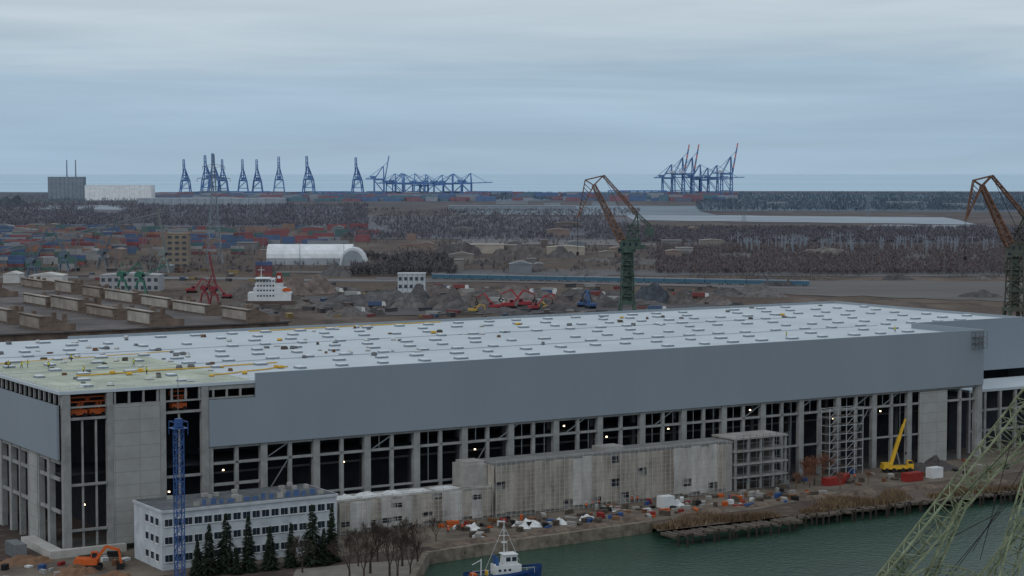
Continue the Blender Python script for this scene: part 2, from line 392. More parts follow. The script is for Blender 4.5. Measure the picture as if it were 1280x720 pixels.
def lift(p,rz,label,m=mOr):
    t=thing('aerial_lift',label,'lift',p,rz,group='orange aerial lifts inside the hall')
    MB().box(-1.6,-.8,.5,1.6,.8,1.5).obj('chassis',m,t)
    for sx in(-1.1,1.1):
        for sy in(-.85,.85): MB().cyl((sx,sy-.15,.45),(sx,sy+.15,.45),.45,.45,10).obj('wheel',mBlack,t)
    MB().lattice((0,0,1.5),(.6,0,3.0),.8,.8,2,.12).obj('scissor_arm',m,t)
    MB().box(-1.8,-.8,3,1.8,.8,3.15).box(-1.8,-.8,3.9,1.8,-.75,4).box(-1.8,.75,3.9,1.8,.8,4).box(-1.8,-.8,3.15,-1.72,.8,4).box(1.72,-.8,3.15,1.8,.8,4).obj('platform',m,t)
MB().box(1.7,.6,26.55,9.0,15,26.9).obj('upper_deck',mDark,hall); MB().box(21.4,.6,26.55,29,15,26.9).obj('upper_deck',mDark,hall)
for s in(4,7.8,25): lift(HL(s,2.2,26.92),ANG,'orange aerial lift working in the upper bay of the hall')
def scaffold(name,label,loc,rz,w,d,h,bx,bz,m=mSteel,tw=.14):
    mb=MB(); nx=int(round(w/bx)); nzz=int(round(h/bz))
    for i in range(nx+1):
        for yy in (0,d): mb.beam((i*bx,yy,0),(i*bx,yy,h),tw)
        for k in range(nzz+1): mb.beam((i*bx,0,k*bz),(i*bx,d,k*bz),tw*.7)
    for k in range(nzz+1):
        for yy in(0,d): mb.beam((0,yy,k*bz),(w,yy,k*bz),tw*.8)
    for k in range(nzz):
        for i in range(0,nx,2):
            mb.beam((i*bx,0,k*bz),((i+1)*bx,0,(k+1)*bz),tw*.6)
    t=thing(name,label,'scaffold',loc,rz)
    mb.obj('frame',m,t)
    for k in range(1,nzz): MB().box(.1,d*.5,k*bz+.08,w-.1,d-.1,k*bz+.14).obj('walkway',mTimber,t)
    return t
scaffold('scaffold_tower','grey steel scaffold tower standing against the hall front',HL(193,-5),ANG,11,3,17,2.75,2.1,mat('pale_steel',(156,160,164),.5,.1,1))
scaffold('corner_scaffold','small steel scaffold at the roof corner of the hall',HL(L1-4.5,-2.2,29.0),ANG,4,1.5,4.5,1.33,1.5,tw=.1)
anx=thing('low_annex','unfinished low concrete annex with pale roof beside the hall','building',HL(L1+1.5,6),ANG)
MB().box(0,0,16.3,60,19,17).obj('roof',mRoof,anx)
for i in range(11): MB().box(i*5.8,.1,.05,i*5.8+.8,.9,16.28).obj('column',mCol,anx)
for z in(11,5.5): MB().box(0,.3,z,59,.7,z+.6).obj('beam',mCol,anx)
MB().box(.5,8,.05,60,8.4,16.2).obj('inner_wall',mDark,anx)
# ---------------- scaffolded service block
mT=[mat('scaffold_netting',(150,144,135),.95,.35,.3,stretch=(1.4,1.4,.3),c2=(180,174,165),seam=(2.54,2.0,.05,.0),sc=(.97,.84)),
    mat('white_scaffold_sheeting',(172,170,166),.85,.25,.35,stretch=(1.2,1.2,.3),c2=(198,197,194),seam=(2.54,2.1,.05,0),sc=(.97,.87)),
    mat('brown_scaffold_netting',(136,128,118),.95,.35,.3,stretch=(1.4,1.4,.3),c2=(164,156,146),seam=(2.54,2.0,.05,0),sc=(.96,.82))]
mPale=mat('pale_scaffold_tube',(160,160,158),.5,.15,1)
def netted(root,length,ztop,bayw,seed,hole=.12,plan=None,white=.3):
    rr=random.Random(seed); n=int(length/bayw); mb=MB(); cur=0
    for i in range(n):
        if plan: cur=int(plan[i%len(plan)])
        elif rr.random()<.35: cur=1 if rr.random()<white else rr.choice([0,0,2])
        zt=ztop+rr.uniform(-.3,.25); z0=.5+rr.uniform(0,.6)
        if rr.random()<.12: z0+=1.8
        lev=6; 
        for l in range(lev):
            if rr.random()<hole: continue
            za=z0+(zt-z0)*l/lev; zb=z0+(zt-z0)*(l+1)/lev; q=6
            for k in range(q):
                x0=(i+k/q)*bayw; x1=(i+(k+1)/q)*bayw
                def off_(x,z): return .3+.22*noise.noise(Vector((x*.55,z*.45,seed)))
                mb.poly([(x0,off_(x0,za),za),(x1,off_(x1,za),za),(x1,off_(x1,zb),zb),(x0,off_(x0,zb),zb)],cur)
    mb.poly([(-.3,.3,.6),(-.3,8,.6),(-.3,8,ztop),(-.3,.3,ztop)][::-1],0)
    mb.obj('netting',mT,root)
    mb=MB()
    for i in range(n*2+1): mb.beam((i*bayw/2,-.12,0),(i*bayw/2,-.12,ztop+(1.1 if i%2==0 else .3)),.08)
    for k in range(int(ztop)+1): mb.beam((0,-.12,k+.3),(n*bayw,-.12,k+.3),.055)
    mb.beam((0,-.12,ztop+1),(n*bayw,-.12,ztop+1),.06)
    mb.obj('scaffold_frame',mPale,root)
def dark_openings(root,length,y,zs,stepx,wx,hz_):
    o0=None; x=1.6
    while x<length-1.5:
        for z in zs:
            if o0 is None: o0=MB().cb((0,0,0),(wx,.12,hz_)).obj('window_opening',mDark,root,(x,y,z))
            elif len(root.children)<95: pcopy(o0,root,(x,y,z))
        x+=stepx
blk=thing('service_block','long four-storey concrete block wrapped in scaffold netting on the quay','building',HL(93.4,-10),ANG)
MB().box(0,1,.1,66,8.6,11.5).obj('wall',mConc,blk)
MB().box(-.2,.9,11.5,66.2,8.7,12.0).obj('roof',mat('flat_grey_roof',(118,120,120),.9,.25,.3),blk)
dark_openings(blk,66,1.0,(2.2,5.0,7.8,10.4),3.4,1.7,1.6)
netted(blk,66,11.6,2.54,3,.03,'00220000110020000221111100')
MB().box(-6,3,.1,-.5,8.6,11.8).obj('stair_core',mConc,blk); MB().box(-5.5,3.5,11.8,-.9,8,12.4).obj('stair_roof',mConc,blk)
MB().box(30,3,12.0,36,7,13).obj('roof_cabin',mConc,blk)
frm=thing('concrete_frame','open unfinished concrete building frame with bare floors beside the hall','building',HL(159.8,-9.6),ANG)
fz=(3.0,6.1,9.2,12.2)
for k,z in enumerate(fz): MB().box(-.2,-.2,z,16,8.8,z+.4).obj('floor_slab',mConc,frm)
lv=((.1,2.99),(3.41,6.09),(6.51,9.19),(9.61,12.19))
for i in range(5):
    for y in (.0,8):
        for z0,z1 in lv: MB().box(i*3.8,y,z0,i*3.8+.5,y+.5,z1).obj('column',mCol,frm)
mBk=mat('grey_blockwork',(98,94,90),.95,.2,.5,seam=(.8,.4,.04,.5))
for z0,z1 in lv: MB().box(.8,5,z0,15.4,5.3,z1).obj('inner_wall',mBk,frm)
mb=MB()
for i in range(9): mb.beam((i*2,-.6,0),(i*2,-.6,13.4),.08)
for k in range(8): mb.beam((0,-.6,k*1.8+.5),(16,-.6,k*1.8+.5),.07)
mb.obj('scaffold_frame',mSteel,frm)
low=thing('low_site_building','low two-storey building covered in white scaffold sheeting','building',HL(55.5,-10),ANG)
MB().box(0,1,.1,37,8.2,6.6).obj('wall',mConc,low)
MB().box(-.3,.8,6.6,37.3,8.4,7.0).obj('roof',mat('patchy_roof',(132,130,126),.9,.35,.3,c2=(176,176,172)),low)
dark_openings(low,37,1.0,(2.0,5.0),3.2,1.5,1.5)
netted(low,37,6.8,2.46,9,.05,'01101110021101')
def lump(name,label,cat,loc,w,d,h,m,seed,rz=0,group=None,n=10,kind=None):
    mb=MB(); rows=[]
    for j in range(n+1):
        row=[]
        for i in range(n+1):
            u=i/n*2-1;v=j/n*2-1; rr=min(1,math.hypot(u,v))
            z=h*(1-rr**1.5)*(.75+.7*noise.noise(Vector((u*2.2+seed,v*2.2,seed))))+ (.3*h*noise.noise(Vector((u*6,v*6+seed,1))) if rr<.95 else 0)
            row.append(len(mb.v)); mb.v.append((u*w/2,v*d/2,max(z,-.05)))
        rows.append(row)
    for j in range(n):
        for i in range(n): mb.f.append((rows[j][i],rows[j][i+1],rows[j+1][i+1],rows[j+1][i])); mb.m.append(0)
    return mb.obj(name,m,None,loc,rz,label=label,cat=cat,group=group,kind=kind)
for s,hh in((59,.8),(64,1.0),(70,.7),(76,.6),(83,.5)): lump('tarpaulin_heap','crumpled white tarpaulin lying on the low roof','tarpaulin',HL(s,-5.4,7.02),6,4,hh,mWhite,s,ANG,'white tarpaulins')
# ---------------- office
ofp=G(203,714); off=thing('office_building','white three-storey office block with dark ribbon windows and flat roof','building',ofp,ANG)
OL=36.8; OD=14.5; OH=11
MB().box(0,0,0,OL,OD,OH).obj('wall',mat('office_render',(166,175,184),.85,.22,.3,c2=(188,195,201)),off)
MB().box(-.25,-.25,OH,OL+.25,OD+.25,OH+.5).obj('roof',mat('roof_edge_white',(168,174,180),.8,.2,.5),off)
MB().box(.1,.1,OH+.5,OL-.1,OD-.1,OH+.56).obj('roof_felt',mat('dark_roof_felt',(70,74,80),.95,.3,.3,c2=(98,102,106)),off)
for k in range(12):
    x=R.uniform(2,OL-2);y=R.uniform(4,OD-1); MB().cb((x,y,OH+.9),(R.uniform(.4,1.4),R.uniform(.4,1.2),.7)).obj('roof_vent',mConc,off)
mBg=mat('blue_grey_panel',(72,96,134),.6,.25,1)
for k in range(16):
    x=7+k*1.75; MB().box(x,1.2,OH+.56,x+R.uniform(.7,1.3),1.4,OH+.9+R.uniform(.4,1.0)).obj('roof_panel',mBg if k%5 else mConc,off)
fw=MB().box(-.85,-.07,-.75,.85,0.02,.75,0).box(-.76,-.1,-.66,-.03,-.06,.66,1).box(.03,-.1,-.66,.76,-.06,.66,1).box(-.9,-.16,-.86,.9,.0,-.76,0)
wd=None
for k in range(3):
    for i in range(18):
        loc=(1.3+i*2.0,-.03,2.3+k*3.4)
        if wd is None: wd=fw.obj('window',[mWhite,mGlass],off,loc)
        else: pcopy(wd,off,loc)
    for i in range(3): pcopy(wd,off,(-.03,2.2+i*2.6,2.3+k*3.4),-math.pi/2)
# ---------------- blue mast
mast=thing('blue_lattice_mast','tall blue lattice mast with climbing head beside the office','crane',WX(225,348),ANG)
MB().lattice((0,0,0),(0,0,29),1.45,1.45,20,.15,t2=.09).obj('mast',mBlue,mast)
MB().box(-1.5,-1.5,0,1.5,1.5,.6).obj('base',mConc,mast)
mb=MB().box(-1.4,-1.4,28.6,1.4,1.4,28.75).box(-.5,-.5,28.8,.6,.6,30.4)
for sx in(-1.3,1.3):
    for sy in(-1.3,1.3): mb.beam((sx,sy,27.5),(sx,sy,29.9),.1)
    mb.beam((sx,-1.3,29.9),(sx,1.3,29.9),.1).beam((-1.3,sx,29.9),(1.3,sx,29.9),.1)
mb.obj('climbing_head',mBlue,mast)
MB().beam((0,0,30.3),(0,0,38),.09).obj('antenna',mSteel,mast)
# ---------------- vegetation
mCon=mat('conifer_needles',(26,38,30),.9,.4,.8,c2=(46,60,44)); mBark=mat('bark',(62,54,48),.95,.3,1); mTwig=mat('bare_twigs',(66,57,52),.95,.3,1)
def conifer(seed,h=10,r=2.2):
    rr=random.Random(seed); mb=MB(); n=34
    for k in range(n):
        f=k/n; z=.5+f*(h-.6); rad=r*(1-f)**.8*rr.uniform(.72,1.15)+.12
        m=int(12+16*(1-f))
        for i in range(m):
            t=rr.uniform(0,6.283); l=rad*rr.uniform(.55,1.1); zz=z+rr.uniform(-.2,.2)
            d=Vector((math.cos(t),math.sin(t),0)); sd=Vector((-d.y,d.x,0))
            a=d*.1+Vector((0,0,zz)); tip=d*l+Vector((0,0,zz-.35*l+rr.uniform(-.1,.2)))
            for q in range(3):
                c=a.lerp(tip,.25+.27*q); wq=.4*(1.1-.25*q)*rr.uniform(.7,1.2)
                e=c.lerp(tip,.8)
                mb.poly([c+sd*wq+Vector((0,0,-.15)),c-sd*wq+Vector((0,0,-.2*rr.random())),e+Vector((0,0,rr.uniform(-.2,.1)))])
    return mb
def conifer_obj(seed,loc,h,r):
    t=thing('conifer_tree','dark green conifer standing in front of the office block','tree',loc,0,group='conifers beside the office')
    MB().cyl((0,0,-.1),(0,0,h*.95),.22,.04,7).obj('trunk',mBark,t)
    conifer(seed,h,r).obj('crown',mCon,t); return t
ct=[conifer_obj(i,G(px,py),h,r) for i,(px,py,h,r) in enumerate([(283,715,11.5,3.3),(311,714,11,2.6),(338,712,8.5,2.3)])]
for px,py,s,k in [(262,718,.85,0),(364,709,.8,1),(391,706,1.05,0),(415,702,1.0,1),(247,719,.8,2),(405,706,.85,2),(296,718,.6,2)]:
    dup(ct[k],G(px,py),R.uniform(0,6),s)
def branches(mb,p,d,l,r,dep,rr,spread=.5,lift=.15):
    q=p+d*l; mb.cyl(p,q,r,r*.65,5 if dep>3 else 3,0,False)
    if dep==0: return
    for i in range(rr.choice([2,3,3]) ):
        a=Vector((rr.uniform(-1,1),rr.uniform(-1,1),rr.uniform(-.6,1))).normalized()
        nd=(d+a*spread*rr.uniform(.8,1.6)+Vector((0,0,lift))).normalized()
        branches(mb,q if i else p.lerp(q,.75),nd,l*rr.uniform(.62,.85),max(r*.6,.018),dep-1,rr,spread,lift)
def bare(seed,label,loc,h,group,m=mTwig,dep=7):
    rr=random.Random(seed); t=thing('bare_tree',label,'tree',loc,0,group=group)
    MB().cyl((0,0,-.2),(0,0,h*.22),h*.025,h*.02,7).obj('trunk',mBark,t)
    mb=MB()
    for k in range(3): branches(mb,Vector((0,0,h*.15+k*h*.03)),Vector((rr.uniform(-.5,.5),rr.uniform(-.5,.5),1)).normalized(),h*.22,h*.014,dep-1,rr)
    mb.obj('crown',m,t); return t
bt=[bare(i+10,'leafless deciduous tree beside the harbour quay',G(px,py),h,'bare trees by the quay') for i,(px,py,h) in enumerate([(463,717,11),(503,708,10)])]
for px,py,s,k in[(448,708,.8,1),(522,704,.75,0),(487,720,1,1),(378,716,.7,0),(545,677,.55,1),(472,702,.8,1),(437,724,.8,0),(513,718,.8,1),(497,726,.9,0),(455,724,.8,1)]: dup(bt[k],G(px,py),R.uniform(0,6),s)
mWil=mat('reddish_willow_twigs',(116,80,64),.95,.3,1)
wt=bare(33,'reddish leafless willow bush on the construction yard',G(1018,607),7.5,'reddish willow bushes',mWil)
for px,py,s in[(1005,606,.9),(1028,603,1.0),(1050,612,.6),(995,612,.6),(1240,606,.6),(1215,609,.5),(1085,606,.5),(1012,610,.7)]: dup(wt,G(px,py),R.uniform(0,6),s)
mR1=mat('dry_reeds',(112,92,70),.95,.35,.25,world=True,c2=(138,118,92)); mR2=mat('dark_reeds',(84,72,58),.95,.35,.25,world=True)
mb=MB()
for i in range(13000):
    p=shore[7].lerp(shore[10],R.random()); 
    nn_=noise.noise(Vector((p.x*.09,2,0)))
    if nn_<-.15: continue
    p=p+Vector((R.uniform(-2,2),R.uniform(1.5,13)*abs(noise.noise(Vector((p.x*.06,0,5))))*2.2+.8,0))
    hh=R.uniform(.5,1.5)*(1+nn_); a=R.uniform(0,3.14); w_=R.uniform(.08,.18)
    dx=math.cos(a)*w_;dy=math.sin(a)*w_
    mb.poly([p+Vector((-dx,-dy,0)),p+Vector((dx,dy,0)),p+Vector((R.uniform(-.5,.5),R.uniform(-.4,.4),hh))],0 if R.random()<.6 else 1)
mb.obj('reeds',[mR1,mR2],kind='stuff',label='dry brown reeds along the old jetty',cat='reeds')
def jetty(a,b,wd_,name,label,seed,miss=.1):
    rr=random.Random(seed); t=thing(name,label,'jetty',a,0)
    d=(b-a); Lj=d.length; d.normalize(); nr=Vector((d.y,-d.x,0)); mb=MB()
    x=0
    while x<Lj:
        ww=rr.uniform(.5,1.1); w2=wd_*rr.uniform(.6,1.1); z=rr.uniform(-.2,.15); o_=nr*rr.uniform(-.4,.3)
        if rr.random()>miss:
            p=d*x+o_; q=d*(x+ww)+o_; v=[p,q,q+nr*w2,p+nr*w2]
            top=[c+Vector((0,0,.2+z)) for c in v]; bot=[c+Vector((0,0,-.3)) for c in v]
            mb.poly(top[::-1]); mb.poly(bot)
            for i in range(4): j=(i+1)%4; mb.poly([top[i],top[j],bot[j],bot[i]])
        x+=ww
    mb.obj('deck',mTimber,t)
    x=0.5;k=0
    pm=None
    while x<Lj and k<70:
        loc=d*x+nr*(wd_+rr.uniform(-.6,1.0))
        if pm is None: pm=MB().cyl((0,0,-3),(0,0,.7),.26,.2,7).obj('pile',mat('wet_timber',(50,45,41),.9,.3,1),t,loc)
        else: pcopy(pm,t,loc,None,(1,1,rr.uniform(.5,1.15)))
        x+=rr.uniform(1.2,2.8); k+=1
jetty(G(826,667),G(985,648),5,'timber_jetty','decayed timber jetty with dark piles over the water',1,.06)
jetty(G(985,646),G(1128,629),3,'timber_jetty','decayed timber jetty with dark piles over the water',2,.25)
jetty(G(1128,629),G(1300,611),2.5,'timber_jetty','decayed timber jetty with dark piles over the water',3,.3)
mRub=mat('brown_rubble',(84,70,62),.95,.45,.5,c2=(112,100,90))
for i,(px,py,w_,h_) in enumerate([(880,640,16,1.3),(940,632,14,1.2),(1010,622,15,1.3),(1075,617,14,1.4),(1150,610,16,1.2),(1230,604,16,1.3),(860,650,12,.9),(600,676,13,.9),(640,671,12,.8),(690,664,12,.9),(740,658,12,.8),(790,650,13,1.1),(565,681,10,.8),(770,644,9,1.0)]):
    lump('rubble_bank','low bank of rubble and earth above the water edge','rubble',G(px,py,-.02),w_,6,h_,mRub,i,ANG,'rubble banks')
lump('gravel_heap','dark gravel heap beside the hall corner','heap',G(1165,587),16,9,3.4,mat('dark_gravel',(70,66,66),.95,.3,.6),4,ANG)
mEar=mat('earth',(112,86,68),.95,.35,.6)
lump('gravel_heap','brown earth heap near the excavator','heap',G(95,716),9,7,2.0,mEar,5,ANG)
lump('gravel_heap','brown earth heap near the excavator','heap',G(30,703),12,8,1.6,mEar,8,ANG)
lump('gravel_heap','brown earth heap near the excavator','heap',G(140,722),8,5,1.4,mEar,18,ANG)
crate=MB()
for i in range(4): crate.box(-.6,-.5+i*.3,0,.6,-.38+i*.3,.12)
for z in(.12,.42,.72): crate.box(-.6,-.5,z+.02,.6,.5,z+.24)
cols=[mTimber,mRust,mWhite,mTimber,mBlue,mConc,mConc,mTimber,mRust,mRed,mBlack,mOr,mConc,mBlack,mTimber,mTimber,mConc]
cr={}
for k in range(240):
    if k<170: s=R.uniform(78,178); t=R.uniform(-28,-12.5)
    elif k<210: s=R.uniform(176,248); t=R.uniform(-20,-3)
    else: s=R.uniform(-20,20); t=R.uniform(-18,-4)
    m=R.choice(cols)
    p=HL(s,t,.07)
    if m not in cr: cr[m]=crate.obj('material_crate',m,None,p,R.uniform(0,3),label='stacked slatted crate of building material on the construction yard',cat='crate',group='crates on the construction yard')
    else: dup(cr[m],p,R.uniform(0,3),(R.uniform(.5,2.4),R.uniform(.5,1.4),R.uniform(.3,1.3)))
for k,(px,py) in enumerate([(648,657),(660,655),(670,658),(590,662),(700,655),(735,650),(845,632),(655,660)]):
    lump('white_bag_heap','heap of white big bags on the quay','bags',G(px,py,.07),R.uniform(2.5,4.5),2.2,R.uniform(1.0,1.7),mWhite,k+40,group='white bag heaps on the quay',n=8)
def corr(mb,x0,y0,z0,x1,y1,z1,n,mi=0,dp=.06):
    mb.box(x0+dp,y0+dp,z0,x1-dp,y1-dp,z1,mi)
    for i in range(n):
        xa=x0+(x1-x0)*i/n; mb.box(xa,y0,z0+.1,xa+(x1-x0)/n*.5,y1,z1-.1,mi)
    mb.box(x0-.01,y0-.01,z0,x0+.15,y1+.01,z1+.01,mi);mb.box(x1-.15,y0-.01,z0,x1+.01,y1+.01,z1+.01,mi)
def container(name,label,loc,rz,m,ln=6.1,group=None,scale=None):
    mb=MB(); corr(mb,-ln/2,-1.22,0,ln/2,1.22,2.6,int(ln*2),0)
    return mb.obj(name,m,None,loc,rz,label=label,cat='container',group=group,scale=scale)
container('site_container','low red steel skip container on the yard',G(1041,606,.07),ANG,mRed,5,scale=(1,1,.7))
container('site_container','low red steel container beside the willow bushes',G(1054,602,.07),ANG+.6,mRed,4,scale=(1,1,.7))
container('site_container','red steel container near the yellow crane',G(1140,601,.07),ANG,mRed,5,scale=(1,1,.8))
container('site_container','white site container near the yellow crane',G(1168,597,.07),ANG,mWhite,3.5)
container('site_container','white site container on the quay yard',G(832,634,.07),ANG,mWhite,3.2)
container('site_container','grey site container below the hall side wall',G(20,694,.07),ANG+1.57,mSteel)
def excavator(name,label,loc,rz,m,scale=1,grab=False,group=None,cat='excavator'):
    t=thing(name,label,cat,loc,rz,group,scale)
    for y in(-1.25,.75):
        MB().prism([(-2,.15),(-1.7,0),(1.7,0),(2,.15),(2.1,.5),(1.8,.9),(-1.8,.9),(-2.1,.5)],y,y+.5).obj('track',mBlack,t)
    MB().box(-1.0,-.74,.4,1.0,.74,.85).prism([(-2.4,.95),(1.3,.95),(1.3,1.5),(.2,1.9),(-2.2,2.0),(-2.5,1.6)],-1.2,1.2).obj('body',m,t)
    MB().prism([(.2,1.0),(1.5,1.0),(1.6,2.0),(1.2,2.85),(.2,2.85)],.3,1.22).obj('cab',m,t)
    MB().prism([(.35,1.9),(1.48,1.9),(1.12,2.7),(.35,2.7)],.27,1.25).obj('cab_window',mGlass,t)
    if grab:
        MB().beam((.8,-.4,1.5),(4.5,-.4,5.8),.45).obj('boom',m,t); MB().beam((4.5,-.4,5.8),(8,-.4,4.2),.35).obj('stick',m,t)
        mb=MB().beam((8,-.4,4.2),(8,-.4,3),.2)
        for a in range(5):
            c,s_=math.cos(a*1.257),math.sin(a*1.257); mb.beam((8,-.4,3),(8+c*.8,-.4+s_*.8,2.3),.18); mb.beam((8+c*.8,-.4+s_*.8,2.3),(8+c*.2,-.4+s_*.2,1.4),.15)
        mb.obj('grab',mBlack,t)
    else:
        mb=MB().beam((.8,-.4,1.4),(2.8,-.4,3.9),.5).beam((2.8,-.4,3.9),(4.8,-.4,3.3),.42); mb.obj('boom',m,t)
        MB().beam((4.8,-.4,3.5),(5.2,-.4,1.0),.34).obj('stick',m,t)
        MB().prism([(4.7,1.1),(5.5,1.0),(5.7,.4),(5.1,0),(4.4,.2),(4.5,.6)],-.95,.15).obj('bucket',mBlack,t)
    return t
excavator('excavator','orange tracked excavator digging beside the hall corner',G(112,712),.1,mOr,1.15)
def tele(loc,rz,label):
    t=thing('mobile_crane',label,'mobile crane',loc,rz)
    MB().box(-4,-1.25,.9,4,1.25,1.6).box(-3.8,-1.2,1.6,-1.5,1.2,2.4).obj('chassis',mYel,t)
    MB().prism([(2.4,1.6),(4.0,1.6),(4.0,2.2),(3.6,3),(2.4,3)],-1.2,-.1).obj('cab',mYel,t)
    MB().prism([(2.6,2.2),(3.9,2.2),(3.55,2.9),(2.6,2.9)],-1.23,-.07).obj('cab_window',mGlass,t)
    for x in(-3,-1.2,1.2,3):
        for y in(-1.3,.95): MB().cyl((x,y,.6),(x,y+.35,.6),.6,.6,14).obj('wheel',mBlack,t)
    MB().beam((-1.5,.2,2.2),(.7,.2,9),.8).beam((.6,.2,8.7),(1.7,.2,12.0),.58).beam((1.7,.2,11.9),(2.2,.2,13.4),.4).obj('boom',mYel,t)
    MB().beam((.8,.2,1.9),(0,.2,5.2),.28).obj('lifting_ram',mSteel,t)
    MB().cyl((2.3,.2,13.3),(2.4,.2,5),.04,.04,4).cb((2.4,.2,4.7),(.3,.3,.6)).obj('hook',mBlack,t)
tele(G(1121,590,.07),ANG-.4,'yellow telescopic mobile crane with raised boom beside the hall')
# people
def person_mesh(pose):
    J,E,RD=pose
    me=bpy.data.meshes.new('body'); me.from_pydata(J,E,[]); o=bpy.data.objects.new('tmp',me); COL.objects.link(o)
    sm=o.modifiers.new('s','SKIN'); 
    for i,r in enumerate(RD): me.skin_vertices[0].data[i].radius=(r[0],r[1]) if isinstance(r,tuple) else (r,r)
    me.skin_vertices[0].data[0].use_root=True
    ss=o.modifiers.new('u','SUBSURF'); ss.levels=1; ss.render_levels=1
    bpy.context.view_layer.update(); dg=bpy.context.evaluated_depsgraph_get()
    m2=bpy.data.meshes.new_from_object(o.evaluated_get(dg)); bpy.data.objects.remove(o); return m2
def pose(st):
    J=[(0,0,.95),(0,0,1.2),(0,.02,1.42),(0,0,1.52),(0,-.01,1.63),(0,-.01,1.76)]
    RD=[(.15,.11),(.15,.1),(.17,.1),.06,.1,.085]; E=[(0,1),(1,2),(2,3),(3,4),(4,5)]
    for sx in(-1,1):
        n=len(J); sw=st*sx
        J+=[(sx*.1,0,.88),(sx*.11,-.05-sw*.6,.5),(sx*.12,-sw,.1),(sx*.12,-sw-.16,.04)]; RD+=[.09,.065,.045,.045]
        E+=[(0,n),(n,n+1),(n+1,n+2),(n+2,n+3)]
        n=len(J); J+=[(sx*.2,0,1.4),(sx*.25,.02+sw*.4,1.12),(sx*.24,-.12+sw,.9),(sx*.24,-.16+sw,.82)]; RD+=[.06,.045,.035,.03]
        E+=[(2,n),(n,n+1),(n+1,n+2),(n+2,n+3)]
    return J,E,RD
pm=[person_mesh(pose(.0)),person_mesh(pose(.25))]
for m in pm: m.materials.clear(); m.materials.append(mNavy)
vest=MB().cyl((0,.01,.92),(0,.01,1.3),.2,.21,10).cyl((0,.01,1.3),(0,.01,1.48),.21,.12,10)
helm=MB().cyl((0,-.01,1.7),(0,-.01,1.78),.135,.12,10).cyl((0,-.01,1.78),(0,-.01,1.84),.12,.05,10)
def person(loc,rz,m,label,k=0,group=None):
    t=thing('person',label,'person',loc,rz,group)
    mk('body',pm[k],t); vest.obj('safety_vest',m,t); helm.obj('helmet',mWhite if m is mHi else mYel,t)
for i,(px,py) in enumerate([(733,637),(741,634),(749,633),(790,629),(797,628),(560,668),(578,664),(1068,600)]):
    person(G(px,py,.07),R.uniform(0,6),mHi,'person in orange safety vest and helmet working on the quay',i%2,'quay workers')
for i,(s,t) in enumerate([(5,50),(7,47),(9,49),(12,44),(22,58),(4,60),(15,30),(30,40),(26,22),(236,18),(200,20)]):
    person(HL(s,t,RZ+.03),R.uniform(0,6),mHiY,'person in yellow safety vest and helmet standing on the hall roof',i%2,'roof workers')
# ---------------- tugboat
tp=G(630,724,-2); tug=thing('tugboat','small blue harbour tugboat with white wheelhouse moored by the quay','boat',tp,math.radians(20))
mb=MB(); st=[]
for k in range(9):
    f=k/8; x=-7.6+15.2*f; wd_=2.5*(1-abs(f*1.08-.45)**3*3.2) if f<.95 else .35; wd_=max(wd_,.3); zt=1.5+1.0*max(0,f-.4)**1.5*2
    st.append([(x,-wd_,zt),(x,-wd_*1.02,zt-.5),(x*.97,-wd_*.8,-.1),(x*.92,0,-.6),(x*.97,wd_*.8,-.1),(x,wd_*1.02,zt-.5),(x,wd_,zt)])
for a,b in zip(st[:-1],st[1:]):
    for i in range(6): mb.poly([a[i],b[i],b[i+1],a[i+1]],0 if i in(0,1,4,5) else 1)
    mb.poly([(a[0][0],a[0][1],a[0][2]-.5),(a[6][0],a[6][1],a[6][2]-.5),(b[6][0],b[6][1],b[6][2]-.5),(b[0][0],b[0][1],b[0][2]-.5)][::-1],2)
mb.poly([st[0][i] for i in range(7)],0)
mb.obj('hull',[mat('hull_blue',(28,60,112),.4,.3,1),mBlack,mat('deck_green',(54,74,72),.8,.3,1)],tug)
MB().box(-2.2,-1.5,1.0,3.0,1.5,2.9).prism([(-.4,2.9),(2.4,2.9),(2.2,4.8),(-.2,4.8)],-1.2,1.2).box(-.6,-1.4,4.8,2.4,1.4,4.95).obj('wheelhouse',mWhite,tug)
for x in(.0,1.2): MB().box(x,-1.23,3.6,x+.9,1.23,4.4).obj('window',mGlass,tug)
MB().prism([(2.28,3.7),(2.42,3.7),(2.27,4.5),(2.13,4.5)],-1.0,1.0).obj('window',mGlass,tug)
for x in(-1.6,-.6,.4): MB().box(x,-1.53,1.8,x+.5,1.53,2.3).obj('porthole_window',mGlass,tug)
MB().cyl((0,0,4.9),(0,0,11.5),.1,.06,6).beam((-1.1,0,8.4),(1.1,0,8.4),.08).beam((0,-1,9.4),(0,1,9.4),.08).cb((0,0,7.1),(1.1,.2,.25)).beam((-3.8,0,2),(0,0,10.4),.05).beam((3.2,0,3.2),(0,0,10.4),.05).cyl((.9,.8,4.95),(.9,.8,7.2),.05,.03,5).obj('mast',mWhite,tug)
MB().cyl((-4.6,0,1),(-4.6,0,4.2),.12,.1,6).beam((-4.6,0,4.0),(-6.4,0,3.2),.12).obj('deck_crane',mWhite,tug)
for y in(-.9,.9): MB().cyl((-1.6,y,2.9),(-1.7,y,4.6),.32,.27,8).obj('funnel',mBlue,tug)
tf=MB().cyl((0,.12,0),(0,-.12,0),.42,.42,10)
for i in range(6): tf.obj('tyre_fender',mBlack,tug,(-5+i*1.8,-2.6,.6))
MB().cyl((-3.5,-.5,1.0),(-3.5,-.5,2.0),.2,.2,8).cyl((-3.5,.5,1.0),(-3.5,.5,2.0),.2,.2,8).beam((-3.5,-.8,1.8),(-3.5,.8,1.8),.2).obj('towing_bitt',mYel,tug)
MB().box(-6.6,-1,.95,-5.7,1,1.6).obj('deck_box',mOr,tug)
mb=MB()
for i in range(9):
    x=-7+i*1.55; mb.beam((x,-2.1,1.3),(x,-2.1,2.4),.05)
